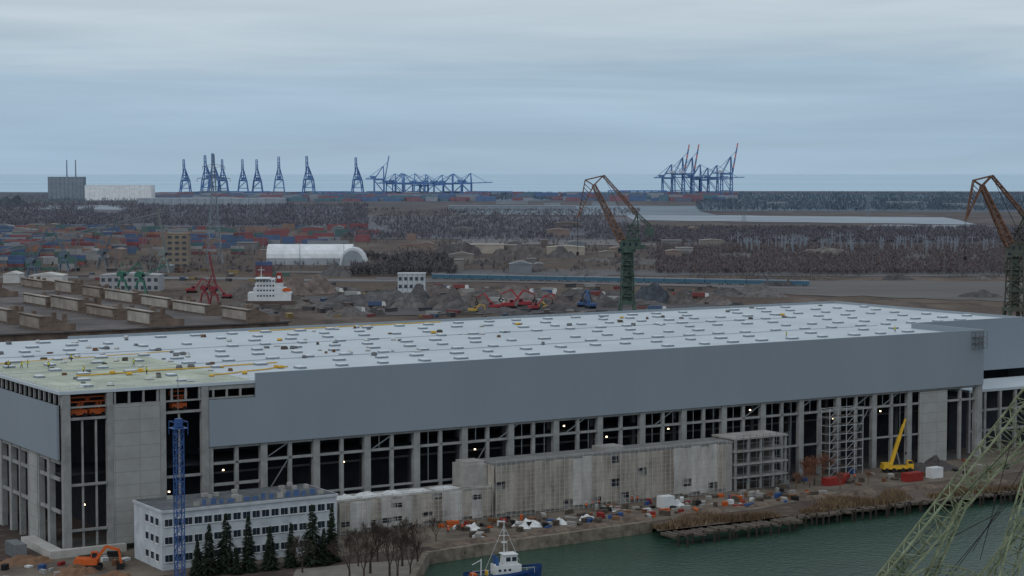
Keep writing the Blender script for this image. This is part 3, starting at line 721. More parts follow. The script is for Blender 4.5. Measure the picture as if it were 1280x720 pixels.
mb.beam((-7,-2.1,2.4),(5.4,-2.1,2.4),.05); mb.obj('deck_rail',mWhite,tug)
# ---------------- foreground lattice crane
mLat=mat('weathered_green_crane_paint',(96,106,80),.75,.4,.8,c2=(142,150,122))
Yc=185; base=WX(1360,Yc+8,0)
sheet('quay_apron',[(base.x-14,base.y-30),(base.x+60,base.y-30),(base.x+60,base.y+14),(base.x-14,base.y+14)],mAsph,0)
MB().box(base.x-14,base.y-30,-3,base.x+60,base.y+14,-.01).obj('quay_block',mConc,label='concrete quay block carrying the portal crane',cat='quay')
fc=thing('portal_crane','weathered green lattice shipyard crane with folded jibs above the water','crane',base,0)
def loc_(p): return p-base
topz=57
MB().lattice((0,0,14),(0,0,topz),4,2.5,12,.35,t2=.2).obj('tower',mLat,fc)
mb=MB()
for sx in(-5,5):
    for sy in(-5,5): mb.beam((sx,sy,0),(sx*.4,sy*.4,14),.9); mb.cb((sx,sy,.6),(2.2,1,1.2))
mb.box(-2.8,-2.8,13.4,2.8,2.8,14.2); mb.obj('portal',mLat,fc)
a=loc_(W(1094,745,Yc)); b=loc_(W(1308,486,Yc+3))
MB().lattice(a,b,1.4,2.4,22,.17,t2=.085,h0=1.6,h1=2.7).obj('jib',mLat,fc)
MB().lattice(loc_(W(1242,770,Yc-3)),loc_(W(1306,556,Yc)),1.6,1.8,13,.16,t2=.08).obj('strut',mLat,fc)
MB().lattice(loc_(W(1205,606,Yc+6)),loc_(W(1325,545,Yc+6)),.6,.8,10,.09,t2=.05).obj('tie',mLat,fc)
mb=MB(); cen=W(1180,768,Yc); prev=None
for k in range(10):
    th=math.radians(30+k*13); p=loc_(cen+Vector((math.cos(th)*5.4,0,math.sin(th)*4.8))); q=loc_(cen+Vector((math.cos(th)*4.7,0,math.sin(th)*4.1)))
    mb.beam(p,q,.08)
    if prev: mb.beam(prev[0],p,.15); mb.beam(prev[1],q,.12); mb.beam(prev[0],q,.07)
    if k%2==0: mb.beam(q,loc_(cen),.1)
    prev=(p,q)
mb.obj('quadrant',mLat,fc)
MB().lattice(loc_(W(1078,752,Yc)),loc_(W(1130,700,Yc+1)),.9,.9,6,.11,t2=.07).lattice(loc_(W(1140,770,Yc)),loc_(W(1205,628,Yc)),.8,.6,10,.12,t2=.07).lattice(loc_(W(1200,760,Yc-2)),loc_(W(1290,640,Yc-2)),.7,.5,9,.1,t2=.06).obj('fly_jib',mLat,fc)
MB().beam(b,(0,0,topz-1),.4).beam(loc_(W(1306,556,Yc)),(0,0,topz-6),.4).beam(b,(0,0,topz-8),.3).obj('jib_anchor',mLat,fc)
mb=MB()
for p_,q_ in (((1120,706),(1300,520)),((1215,690),(1306,540)),((1160,760),(1306,560)),((1135,700),(1250,640)),((1225,700),(1262,560)),((1170,735),(1285,600))):
    mb.cyl(loc_(W(*p_,Yc)),loc_(W(*q_,Yc+1)),.035,.035,4)
mb.obj('cable',mBlack,fc)
# ---------------- shipyard luffing cranes behind hall
mJib=mat('rusty_ochre_paint',(96,66,50),.85,.35,.4,c2=(122,92,72),d=600)
mTow=mat('dark_green_crane',(52,74,66),.75,.3,.4,d=600,c2=(74,94,82))
mTow2=mat('rust_green_crane',(76,66,54),.8,.35,.15,d=600,c2=(74,86,74))
def luffer(px,Y,s,label,mT_,rz=0):
    o=WX(px,Y,0); t=thing('luffing_crane',label,'crane',o,rz,'rusty shipyard luffing cranes',s)
    mb=MB()
    for sx in(-5,5):
        for sy in(-5,5): mb.beam((sx,sy,0),(sx*.6,sy*.6,14),1.4); mb.cb((sx,sy,.7),(3.4,1.6,1.4))
    mb.box(-4,-4,13.4,4,4,15); mb.obj('portal',mT_,t)
    mb=MB(); mb.cyl((0,0,15),(0,0,38),2.5,2.1,8); mb.lattice((0,0,15),(0,0,38),6.4,5.0,6,.5,t2=.32)
    for z in(17,22,27,32): mb.cyl((0,0,z),(0,0,z+.3),3.9,3.9,10)
    for k in range(4): mb.beam((3.2,-2.6,17+k*5),(-3.0,-2.6,22+k*5),.35)
    mb.obj('tower',mT_,t)
    mb=MB().cyl((0,0,38),(0,0,39.5),3.8,3.8,12).box(-3,-2.6,39.5,6,2.6,43.6).box(-3.6,-2.2,40,-3,2.2,42.8).box(6,-2,39.6,8.5,2,41.6).box(0,-3,43.6,5,-2.5,44.8); mb.obj('machinery_house',mT_,t)
    MB().box(-4.6,-3.2,37.6,-2.4,-1.0,40.2).obj('operator_cab',mT_,t)
    MB().box(-4.65,-3.25,38.6,-3.0,-3.15,39.8).obj('cab_window',mGlass,t)
    for xa,xb in((-2.4,-1.2),(.6,1.6),(3.4,4.6)): MB().box(xa,-2.65,41,xb,-2.58,42.6).obj('house_window',mGlass,t)
    mb=MB()
    for y in(-1.8,1.8):
        mb.beam((-1,y,43.6),(4.5,y*.6,56),.6); mb.beam((5.5,y,43.6),(4.5,y*.6,56),.5); mb.beam((-1,y,48),(5,y,48),.35); mb.beam((0,y,50.5),(5,y,44),.3); mb.beam((1.5,y,52),(5,y,48),.3); mb.beam((-1,y,44),(5,y,48),.3)
    for z in(46,48.5,51): mb.box(-1.4,-2.2,z,6,2.2,z+.15)
    mb.beam((4.5,-1.1,56),(4.5,1.1,56),.5); mb.obj('gantry',mT_,t)
    J=(-16,0,69.5); Tt=(-11.5,0,74)
    MB().lattice((-2.5,0,43),J,3.4,1.6,17,.62,t2=.34).obj('jib',mJib,t)
    MB().lattice((4.5,0,56),Tt,1.5,1.0,14,.42,t2=.25).obj('tie_beam',mJib,t)
    mb=MB(); Tp=(-23.5,0,54)
    for y in(-.9,.9):
        mb.beam((Tt[0],y,Tt[2]),(J[0]-4,y,J[2]+2.5),.55); mb.beam((Tt[0],y,Tt[2]),(J[0],y,J[2]),.5); mb.beam((J[0]-4,y,J[2]+2.5),(J[0],y,J[2]),.5)
        mb.beam((J[0]-4,y,J[2]+2.5),(Tp[0],y*.4,Tp[2]),.45); mb.beam((J[0],y,J[2]),(Tp[0],y*.4,Tp[2]),.45)
    for k in range(1,10):
        f=k/10; a=Vector((J[0]-4,0,J[2]+2.5)).lerp(Vector(Tp),f); b=Vector(J).lerp(Vector(Tp),f+.05); mb.beam(a,b,.32)
    mb.obj('fly_jib',mJib,t)
    MB().lattice((2,0,58),(11,0,50),1.4,1.4,6,.36,t2=.24).box(8.5,-1.5,46,12.4,1.5,49.5).obj('counterweight',mT_,t)
    mb=MB()
    for y in(-.6,.6): mb.cyl((Tp[0],y,Tp[2]),(Tp[0],y,38),.08,.08,4); mb.cyl(Tt,(4,y,44),.07,.07,4)
    mb.cb((Tp[0],0,37.3),(1.2,1.2,1.6)); mb.obj('hoist_cable',mBlack,t)
luffer(784,905,1.0,'rusty luffing shipyard crane with dark green tower behind the hall',mTow)
luffer(1267,860,1.0,'rusty luffing shipyard crane with brown and green mast beside the hall end',mTow2,.15)
# ---------------- old prefabrication shed with long monitor rows
mSh=mat('shed_dark_roof',(72,68,68),.95,.45,.05,d=500,c2=(102,96,94)); mShB=mat('shed_brown_shell',(90,76,68),.95,.4,.15,d=500,c2=(124,108,96))
mShCs=[mat('shed_pale_face',c,.9,.35,.1,d=500,c2=c3,seam=(9,6,.3,0),sc=(.88,.7)) for c,c3 in(((150,146,138),(172,168,160)),((132,126,118),(160,154,146)),((118,108,98),(148,138,128)))]
shd=thing('prefabrication_shed','broad old shipyard shed with rows of weathered pale roof monitors','building',HL(100,405),ANG)
MB().box(-30,0,0,140,330,9.5).obj('wall',mShB,shd); MB().box(-31,-1,9.5,141,331,10.1).obj('roof',mSh,shd)
rs=random.Random(4)
for r_,s_ in enumerate((-15,30,78,122)):
    for i in range(7):
        if rs.random()<.1: continue
        y0=2+i*46+rs.uniform(-1,2); ln=rs.choice([42,38,30,42]); hh=rs.uniform(4.6,6.2)
        mb=MB()
        pr=[(0,0),(0,hh)]+[(13*k/7, (hh+.5)*math.cos(math.pi/2*k/7)**.7 if k<7 else 0) for k in range(1,8)]
        mb.prism(pr,0,ln,0); mb.box(-.4,2.0,.8,-.05,ln-2,hh-.7,1)
        mb.box(-1.2,-1.6,.05,14,-.05,hh*.5,0); mb.box(-.8,-.3,hh+.05,1.2,ln+.2,hh+.4,1)
        for q in range(3): xx=rs.uniform(2,11); yy=rs.uniform(3,ln-4); mb.box(xx,yy,hh*.3,xx+1.5,yy+2.4,hh+.9,0)
        mb.obj('roof_monitor',[mShB,rs.choice(mShCs)],shd,(s_,y0,10.1))
# ---------------- generic building
def bld(name,label,px0,px1,pyb,h,m,dep=30,roofm=None,rows=0,cols_=0,gable=0,rz=0,cat='building',Y=None,group=None):
    if Y: a=WX(px0,Y);b=WX(px1,Y)
    else: a=G(px0,pyb); b=G(px1,pyb)
    wdt=(b-a).length; t=thing(name,label,cat,a,rz,group)
    MB().box(0,0,-.1,wdt,dep,h).obj('wall',m,t)
    rm=roofm or m
    if gable:
        MB().prism([(-.3,h),(wdt+.3,h),(wdt+.3,h+.3),(wdt*.5,h+gable),(-.3,h+.3)],-.3,dep+.3).obj('roof',rm,t)
    else: MB().box(-.3,-.3,h,wdt+.3,dep+.3,h+.7).obj('roof',rm,t)
    if rows:
        wm=None
        for k in range(rows):
            for i in range(cols_):
                loc=((i+.5)*wdt/cols_,-.05,(k+.45)*h/rows)
                if wm is None: wm=MB().cb((0,0,0),(wdt/cols_*.55,.2,h/rows*.45)).obj('window',mat('far_window',(60,68,80),.5,.2,1),t,loc)
                else: pcopy(wm,t,loc)
    return t
def fm(c,d,name='hazed_far_paint',**k): return mat(name,c,.85,k.pop('var',.2),k.pop('scale',.1),d=d,**k)  # object colour with distance haze painted in
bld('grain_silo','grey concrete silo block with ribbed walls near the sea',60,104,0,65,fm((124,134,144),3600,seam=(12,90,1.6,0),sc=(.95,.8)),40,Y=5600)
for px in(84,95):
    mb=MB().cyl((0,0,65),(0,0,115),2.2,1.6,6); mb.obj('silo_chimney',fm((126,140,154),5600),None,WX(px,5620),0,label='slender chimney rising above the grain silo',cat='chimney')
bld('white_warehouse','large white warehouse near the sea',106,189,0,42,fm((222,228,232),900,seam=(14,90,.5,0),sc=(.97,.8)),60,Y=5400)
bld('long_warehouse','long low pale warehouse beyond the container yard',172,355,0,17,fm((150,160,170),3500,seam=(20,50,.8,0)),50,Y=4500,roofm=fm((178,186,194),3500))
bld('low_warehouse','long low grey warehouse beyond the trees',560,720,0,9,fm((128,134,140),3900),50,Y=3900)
bld('low_warehouse','flat beige warehouse by the scrapyard',585,630,317,8,fm((158,148,134),1900),20)
bld('low_warehouse','flat beige warehouse by the scrapyard',684,731,319,7,fm((150,142,128),1850),20,gable=2)
bld('tower_block','tall ochre concrete tower block beside the harbour',208,235,335,27,fm((126,112,94),1500),14,rows=6,cols_=3)
bld('site_office','pale industrial building on the far quay',125,199,364,10,fm((150,152,156),1200),18,rows=2,cols_=9,gable=1.5)
bld('tank_building','white cubic process building with vertical tanks',497,531,372,14,fm((178,184,190),1150,seam=(3,6,.2,0)),12,rows=3,cols_=5)
bld('site_office','white site hall at the shed yard',36,78,358,7,fm((184,184,182),1200),16,gable=2)
bld('site_office','small white site hall at the shed yard',4,24,354,6,fm((184,184,182),1200),14,gable=2)
rb=random.Random(21)
for k in range(40):
    px=rb.uniform(-10,880); py=rb.uniform(284,342)
    if 325<px<465 and py>300: continue
    c=rb.choice([(120,112,104),(104,100,98),(130,128,126),(96,84,76),(112,116,120),(122,104,92)])
    bld('industrial_shed','small muted industrial shed on the port plain',px,px+rb.uniform(8,34),py,rb.uniform(4,9),fm(c,1800),rb.uniform(12,25),gable=rb.choice([0,1.5,2.5]),group='small industrial sheds')
a=G(333,331); b=G(440,331); wdt=(b-a).length; t=thing('arched_storage_hall','white arched fabric storage hall among bare trees','building',a,0)
dpt=30
mb=MB(); pr=[(0,0),(0,5.5)]+[(dpt/2-dpt/2*math.cos(math.pi*k/10),5.5+11*math.sin(math.pi*k/10)) for k in range(1,10)]+[(dpt,5.5),(dpt,0)]
vv=[[(xx,yy,zz) for yy,zz in pr] for xx in(0,wdt)]
for i in range(len(pr)-1): mb.poly([vv[0][i],vv[1][i],vv[1][i+1],vv[0][i+1]],0 if i>0 else 1)
mb.poly(vv[0],1); mb.poly(vv[1][::-1],0)
mb.obj('shell',[fm((206,211,216),600,seam=(7,60,.2,0),sc=(.97,.8)),fm((150,158,166),1000)],t)
t=thing('arched_storage_hall','smaller white arched storage hall with open gable end','building',G(424,332),0)
mb=MB(); pr=[(22*(.5-.5*math.cos(math.pi*k/10)),14.5*math.sin(math.pi*k/10)) for k in range(11)]
mb.prism(pr,0,24); mb.obj('shell',fm((196,201,206),800),t)
MB().prism([(x*.86+1.5,z*.86) for x,z in pr],-.2,-.05).obj('end_wall',fm((134,142,150),1000),t)
# ---------------- containers
ccol=[(126,54,48),(60,92,78),(56,78,118),(136,92,64),(136,136,136),(102,44,44),(50,88,82),(74,80,96),(112,98,88)]
cont={}
cnt=0
def cstack(px,py,nn,lev,rz):
    global cnt
    p=G(px,py)
    for i in range(nn):
        if R.random()<.15: continue
        for l in range(R.randint(1,lev)):
            if cnt>=290: return
            c=R.choice(ccol)
            q=p+Vector((math.cos(rz)*i*12.8,math.sin(rz)*i*12.8,l*2.62))
            if c not in cont:
                mb=MB(); corr(mb,-6.1,-1.22,0,6.1,1.22,2.6,14)
                cont[c]=mb.obj('shipping_container',mat('container_paint',c,.7,.25,.3,d=1600),None,q,rz,label='stacked steel shipping container in the distant container yard',cat='container',group='containers in the container yard')
            else: dup(cont[c],q,rz)
            cnt+=1
rows=[(5,322,8),(0,312,10),(0,331,6),(5,303,10),(30,317,7),(20,296,9),(0,338,5),(110,318,4),(150,312,4),(245,318,4),(120,302,6),(240,303,5),(330,345,2)]
for px,py,nn in rows: cstack(px,py,nn,4,0.02)
for px,py,nn in rows: cstack(px+4,py-4,nn,3,0.02)
for px,py,nn in [(600,330,3),(340,300,6),(500,352,2),(840,312,2),(460,318,3)]: cstack(px,py,nn,2,0)
mb=MB(); pm3=[fm(c,5200) for c in((130,62,58),(62,92,140),(72,104,116),(140,142,148),(90,90,110))]
for i in range(900):
    px=R.uniform(195,600) if i<760 else R.uniform(640,900); Y=R.uniform(5200,6300); p=WX(px,Y); l=R.uniform(25,70); h=R.uniform(5,19)
    mb.box(p.x,p.y,0,p.x+l,p.y+15,h,R.randrange(5))
mb.obj('port_container_stacks',pm3,kind='stuff',label='far container stacks of the deepwater terminal',cat='containers')
mb=MB()
for i in range(420):
    px=R.choice([R.uniform(-10,90),R.uniform(0,330),R.uniform(-10,130),R.uniform(0,520)]); py=R.uniform(286,316 if px<130 else 310); p=G(px,py); l=R.uniform(10,30); h=R.choice([2.6,5.2,7.8])
    mb.box(p.x,p.y,0,p.x+l,p.y+2.4,h,R.randrange(5))
mb.obj('yard_container_stacks',[fm(c,2300,scale=.05) for c in((124,58,54),(60,80,114),(62,92,84),(126,128,132),(124,96,78))],kind='stuff',label='mass of stacked containers in the rail yard',cat='containers')
# ---------------- STS cranes
TH=1.6
def sts(loc,rz,boom_up,h,m,mB,label,mW_=None,s=1,wX=18):
    t=thing('gantry_crane',label,'crane',loc,rz,'ship-to-shore gantry cranes',s)
    lh=.45*h; g=15
    mb=MB(); tx=.62
    for y in(-g,g):
        for x in(-wX,wX): mb.beam((x,y,0),(x*tx,y,lh),1.9*TH)
        mb.beam((-wX,y,8),(wX,y,8),2*TH); mb.beam((-wX*tx,y,lh),(wX*tx,y,lh),2.2*TH); mb.beam((-wX*.8,y,lh*.55),(wX*.8,y,lh*.55),1.2*TH)
        mb.beam((-wX*.8,y,lh*.55),(wX*.62,y,lh),.9*TH)
    for x in(-wX,wX): mb.beam((x*tx,-g,lh*.97),(x*tx,g,lh*.97),1.8*TH); mb.beam((x*.88,-g,lh*.3),(x*.88,g,lh*.3),1.2*TH); mb.beam((x*.88,-g,lh*.3),(x*.65,g,lh*.95),1*TH)
    mb.obj('portal_frame',m,t)
    mb=MB()
    for x in(-1,1):
        mb.beam((x*wX*tx,-g,lh),(x*2,-g+2,lh*1.7),1.6*TH); mb.beam((x*wX*tx,g,lh),(x*2,-g+2,lh*1.7),1.1*TH)
    mb.beam((-wX*.35,-g+1,lh*1.3),(wX*.35,-g+1,lh*1.3),1*TH); mb.obj('apex_frame',m,t)
    mb=MB(); 
    for x in(-4,4): mb.beam((x,-g-3,lh+1),(x,g+26,lh+1),2*TH)
    mb.beam((-4,g+26,lh+1),(4,g+26,lh+1),1.5*TH); mb.beam((0,-g+2,lh*1.7),(0,g+22,lh+2),.8*TH)
    mb.obj('back_girder',m,t)
    MB().box(-6,g-4,lh+3,6,g+12,lh+10).obj('machinery_house',mW_ or m,t)
    an=math.radians(80 if boom_up else 2); bl=.56*h/ (1 if boom_up else .9)
    o=Vector((0,-g-3,lh+1)); d=Vector((0,-math.cos(an),math.sin(an)))
    mb=MB()
    for x in(-4,4): 
        for k in range(6):
            mb.beam(o+Vector((x*(1-k*.08),0,0))+d*bl*k/6,o+Vector((x*(1-(k+1)*.08),0,0))+d*bl*(k+1)/6,1.6*TH,k%2)
    for k in range(1,9): mb.beam(o+Vector((-4+k*.3,0,0))+d*bl*k/8,o+Vector((4-k*.3,0,0))+d*bl*k/8,.9*TH,0)
    mb.beam(o+d*bl*.75,(0,-g+2,lh*1.7),.7*TH,0); mb.obj('boom',[m,mB],t)
    return t
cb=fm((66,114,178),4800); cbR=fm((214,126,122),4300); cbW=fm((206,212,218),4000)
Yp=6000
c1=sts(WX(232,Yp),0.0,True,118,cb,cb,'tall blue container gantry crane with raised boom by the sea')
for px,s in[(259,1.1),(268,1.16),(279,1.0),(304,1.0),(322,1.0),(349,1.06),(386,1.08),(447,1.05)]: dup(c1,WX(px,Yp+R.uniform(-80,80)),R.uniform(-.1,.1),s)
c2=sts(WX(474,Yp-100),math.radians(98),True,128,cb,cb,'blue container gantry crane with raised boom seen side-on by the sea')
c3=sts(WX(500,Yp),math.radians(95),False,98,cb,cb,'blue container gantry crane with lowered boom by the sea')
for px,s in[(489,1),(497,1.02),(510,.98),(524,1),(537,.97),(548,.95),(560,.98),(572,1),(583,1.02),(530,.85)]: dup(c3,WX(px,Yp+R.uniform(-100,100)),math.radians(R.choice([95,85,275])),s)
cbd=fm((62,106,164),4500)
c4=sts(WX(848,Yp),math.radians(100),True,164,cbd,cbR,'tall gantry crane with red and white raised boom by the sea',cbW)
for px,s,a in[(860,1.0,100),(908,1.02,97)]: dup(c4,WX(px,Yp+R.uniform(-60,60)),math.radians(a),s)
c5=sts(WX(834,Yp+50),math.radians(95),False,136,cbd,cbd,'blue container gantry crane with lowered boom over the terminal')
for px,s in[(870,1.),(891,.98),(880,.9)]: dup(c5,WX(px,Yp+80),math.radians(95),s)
rtg=None
for px in list(range(765,830,9))+list(range(400,440,8))+list(range(600,640,9))+list(range(290,345,11)):
    if rtg is None:
        mb=MB()
        for x in(-12,12):
            for y in(-6,6): mb.beam((x,y,0),(x,y,22),2.2)
        for y in(-6,6): mb.beam((-13,y,22),(13,y,22),3.6)
        rtg=mb.obj('yard_gantry_crane',cb,None,WX(px,5900),0,label='low blue yard gantry crane at the container terminal',cat='crane',group='yard gantry cranes')
    else: dup(rtg,WX(px,5900 if px>700 else 5850),0,1 if px>700 else .9)
# ---------------- pylon
def pylon(px,Y,h,label,t1=.004):
    t=thing('electricity_pylon',label,'pylon',WX(px,Y),.3,'electricity pylons')
    m=fm((116,126,134),2600)
    MB().lattice((0,0,0),(0,0,h*.62),h*.14,h*.045,8,h*t1+.1,t2=h*t1*.6+.06).lattice((0,0,h*.62),(0,0,h),h*.045,h*.014,6,h*t1*.8+.1,t2=.2).obj('tower',m,t)
    for z,wd_ in((.66,.12),(.77,.15),(.88,.1)):
        mb=MB()
        for sx in(-1,1):
            mb.beam((0,-.8,h*z),(sx*h*wd_,0,h*z+1),.32); mb.beam((0,.8,h*z+3),(sx*h*wd_,0,h*z+1),.32); mb.cyl((sx*h*wd_,0,h*z+1),(sx*h*wd_,0,h*z-2),.2,.2,4)
        mb.obj('crossarm',m,t)
pylon(268,1600,91,'tall grey lattice electricity pylon above the container yard',.0042)
pylon(1085,3300,45,'small grey lattice electricity pylon beyond the fields')
pylon(930,3000,40,'small grey lattice electricity pylon beyond the fields')
sm=None
for i in range(75):
    px=R.uniform(925,1200) if i<60 else R.uniform(840,1260); py=R.uniform(306,318); p=G(px,py)
    if sm is None:
        mb=MB().lattice((0,0,0),(0,0,13),1.2,.5,4,.3,t2=.18).beam((-3,0,10),(3,0,10),.35).cyl((-2.6,0,10),(-2.6,0,12),.3,.3,5).cyl((2.6,0,10),(2.6,0,12),.3,.3,5)
        sm=mb.obj('substation_mast',fm((128,134,142),2200),None,p,0,label='pale lattice mast of the electrical substation',cat='mast',group='substation masts')
    else: dup(sm,p,R.uniform(-.3,.3),R.uniform(.7,1.2))
lm=None
for px,py,h in[(40,330,30),(95,342,28),(145,338,30),(188,352,30),(215,318,34),(330,338,30),(375,345,26),(60,300,35),(300,320,34),(430,345,24),(600,350,22),(700,345,22),(860,352,20),(560,330,25),(120,320,30),(5,340,30),(885,372,16),(960,372,16),(1090,350,20),(1180,350,20)]:
    p=G(px,py)
    if lm is None:
        mb=MB().cyl((0,0,0),(0,0,30),.35,.18,6).cyl((0,0,29.5),(0,0,30),1.5,1.5,8)
        for a in range(4): mb.cb((math.cos(a*1.57)*1.7,math.sin(a*1.57)*1.7,29.5),(.7,.7,.5))
        lm=mb.obj('lamp_mast',fm((96,102,108),1600),None,p,0,label='tall lighting mast above the harbour yards',cat='lamp mast',group='lighting masts')
    else: dup(lm,p,0,h/30)
# ---------------- train
mTr=fm((54,92,112),1200); wg=None
a=G(540,349); b=G(1012,358); Lt=(b-a).length; rzt=math.atan2(b.y-a.y,b.x-a.x); nW=int(Lt/14.0)
wws=MB().cyl((0,-.1,0),(0,.1,0),.5,.5,10)
for i in range(nW):
    p=a.lerp(b,i/nW)
    if wg is None:
        wg=thing('railway_wagon','blue-green covered railway wagon standing in a long train','wagon',p,rzt,'wagons of the long train')
        mb=MB().box(0,-1.4,.9,13.8,1.4,3.3)
        for k in range(8): mb.box(k*1.7+.1,-1.5,.9,k*1.7+.3,1.5,3.4)
        mb.obj('wagon_body',mTr,wg); MB().prism([(0.2,3.42),(13.6,3.42),(13.2,4.0),(.6,4.0)],-1.2,1.2).obj('load_cover',fm((132,142,152),1300),wg)
        for x in(1.5,3.3,10.3,12.1): wws.obj('wheel',mBlack,wg,(x,-1.3,.5))
    else: dup(wg,p,rzt)
# ---------------- scrapyard
excs=[excavator('material_handler','red material handler with raised grab in the scrapyard',G(637,386),.3,fm((146,40,42),1000),1.8,True,'scrapyard handlers','material handler')]
for px,py,rz,s in[(655,384,2.9,1.7),(618,387,2.6,1.5),(700,384,2.5,1.3),(668,388,.5,1.4)]: dup(excs[0],G(px,py),rz,s)
ex2=excavator('excavator','yellow excavator among the scrap heaps',G(592,391),.1,fm((184,152,60),1000),1.2,False,'scrapyard excavators')
dup(ex2,G(683,386),2.5,1.0)
exb=excavator('material_handler','blue material handler with raised grab in the scrapyard',G(738,386),1.9,fm((48,76,118),1000),1.7,True,'scrapyard handlers','material handler')
dup(exb,G(728,384),1.2,1.5)
exr=excavator('material_handler','red material handler working beside the old sheds',G(240,366),.6,fm((138,40,44),1000),1.5,True,'shed yard handlers','material handler')
dup(exr,G(283,373),2.8,1.3)
heaps=[(560,384,30,9,(92,82,76)),(600,384,24,6,(110,96,86)),(520,382,36,8,(84,78,76)),(815,379,26,10,(66,68,74)),(850,379,20,5,(98,88,80)),(700,384,24,5,(96,82,74)),(760,382,26,5,(90,84,80)),(440,380,40,5,(86,82,80)),(395,366,34,9,(120,104,92)),(360,368,30,8,(126,110,98)),(575,320,46,12,(92,82,78)),(560,323,40,10,(88,78,74)),(660,322,40,9,(96,84,78)),(630,325,34,8,(100,90,84)),(700,322,34,7,(92,84,80)),(480,377,40,7,(96,90,86)),(640,372,34,5,(120,108,100)),(895,380,22,4,(110,96,86)),(420,345,30,6,(96,90,86)),(510,385,20,7,(116,110,104)),(735,348,36,5,(110,104,100)),(800,330,40,5,(104,98,92)),(540,366,30,5,(104,90,80)),(15,258,90,22,(70,76,84)),(1030,318,60,6,(120,112,104)),(310,372,30,7,(104,92,84)),(355,384,36,6,(110,98,88)),(300,388,30,5,(104,92,82))]
rh=random.Random(31)
for k in range(70):
    px=rh.uniform(300,930); py=rh.uniform(362,396) if k<46 else rh.uniform(318,345)
    if k>60: px=rh.uniform(900,1280); py=rh.uniform(345,372)
    g_=rh.randint(58,104); heaps.append((px,py,rh.uniform(12,34),rh.uniform(1.5,4.5),(g_+8,g_,g_-6)))
for i,(px,py,w_,h_,c) in enumerate(heaps):
    c=tuple(int(v*.85) for v in c)
    lump('scrap_heap','uneven heap of scrap and bulk material on the yard','heap',G(px,py,-.1),w_,w_*.7,h_*1.35,fm(c,1200,'heap_material',var=.45,scale=.25),i*3.1,R.uniform(-.3,.3),'scrap and bulk heaps',n=14)
def truck(m,label,p,rz,g):
    t=thing('truck',label,'truck',p,rz,g)
    MB().prism([(3.2,.6),(5.4,.6),(5.4,1.9),(5.0,3),(3.2,3)],-1.2,1.2).obj('cab',mWhite,t)
    MB().box(-4.5,-1.25,1.1,3,1.25,3.4).box(-4.5,-1.0,.7,4.5,1.0,1.05).obj('cargo_body',m,t)
    for x in(-3.5,-2.2,4.2):
        for y in(-1.1,1.1): MB().cyl((x,y-.15,.5),(x,y+.15,.5),.5,.5,10).obj('wheel',mBlack,t)
    MB().prism([(5.0,1.9),(5.45,1.9),(5.1,2.8),(4.8,2.8)],-1.0,1.0).obj('windscreen',mGlass,t)
    return t
tr=truck(fm((66,84,116),900),'truck parked on the scrapyard access road',G(470,384),.2,'yard trucks')
tr2=truck(fm((120,56,50),900),'red truck parked among the scrap heaps',G(545,375),-.2,'yard trucks')
tr3=truck(fm((150,152,152),900),'white truck parked on the harbour yard',G(440,371),.1,'yard trucks')
for k in range(22): dup(R.choice([tr,tr2,tr3]),G(R.uniform(330,900),R.uniform(360,392)),R.uniform(-.6,.6))
sk=MB().prism([(-3,0),(3,0),(3.6,1.8),(-3.6,1.8)],-1.2,1.2).box(-3.7,-1.3,1.8,3.7,1.3,1.95)
scm=[fm(c,1000,'skip_paint') for c in((110,54,50),(64,80,102),(146,146,142),(96,86,78),(84,70,60),(58,55,55),(134,114,66),(88,80,74),(64,60,58))]; sd={}
for k in range(200):
    m=R.choice(scm); p=G(R.uniform(310,900),R.uniform(358,398)) if k<150 else G(R.uniform(0,330),R.uniform(336,352))
    if m not in sd: sd[m]=sk.obj('waste_skip',m,None,p,R.uniform(0,3),label='open steel skip standing on the scrapyard',cat='skip',group='scrapyard skips')
    else: dup(sd[m],p,R.uniform(0,3),R.uniform(.5,1.3))
# ---------------- harbour cranes left
def hcrane(px,Y,m,label,lean,s=1,ht=38):
    t=thing('harbour_crane',label,'crane',WX(px,Y),0,'small harbour cranes',s)
    mb=MB()
    for sx in(-4,4):
        for sy in(-4,4): mb.beam((sx,sy,0),(sx*.5,sy*.5,9),.6); mb.beam((sx,sy,1),(sx*.5,-sy*.5,8),.3)
    mb.box(-2.6,-2.6,9,2.6,2.6,9.8); mb.obj('portal',m,t)
    MB().cyl((0,0,9.8),(0,0,12),1.3,1.3,8).prism([(-3.6,12),(2.2,12),(2.2,15),(-1.5,16),(-3.6,14.6)],-1.7,1.7).obj('machinery_house',m,t)
    MB().box(1.2,-2.2,12.2,2.8,-.9,14).obj('operator_cab',mGlass,t)
    MB().lattice((2,0,13),(2+lean,0,ht),1.5,.7,11,.3,t2=.17).obj('jib',m,t)
    MB().beam((-2,0,15.5),(0,0,22),.35).beam((2,0,15),(0,0,22),.35).cyl((0,0,22),(2+lean,0,ht),.09,.09,4).cyl((2+lean,0,ht),(2+lean,0,12),.07,.07,4).obj('mast',m,t)
gcm=fm((54,108,90),900); rcm=fm((126,40,46),900)
hcrane(176,1180,gcm,'green harbour crane with low lattice jib',14,.95,20)
hcrane(153,1200,gcm,'green harbour crane with low lattice jib',9,.9,21)
hcrane(268,1080,rcm,'dark red harbour crane beside the shed',-6,.74,42)
hcrane(256,1100,rcm,'dark red harbour crane beside the shed',4,.7,24)
hcrane(205,1450,fm((120,128,126),900),'grey harbour crane with steep jib',-6,1.1,44)
hcrane(128,1500,fm((90,100,110),900),'grey harbour crane with steep jib',10,1,40)
hcrane(80,1450,fm((90,106,122),900),'grey blue harbour crane with steep jib',-12,1,36)
hcrane(40,1350,fm((90,106,122),900),'grey blue harbour crane with steep jib',9,1,36)
cv=thing('conveyor_bridge','long inclined grey conveyor bridge in the port','conveyor',WX(0,1650),0)
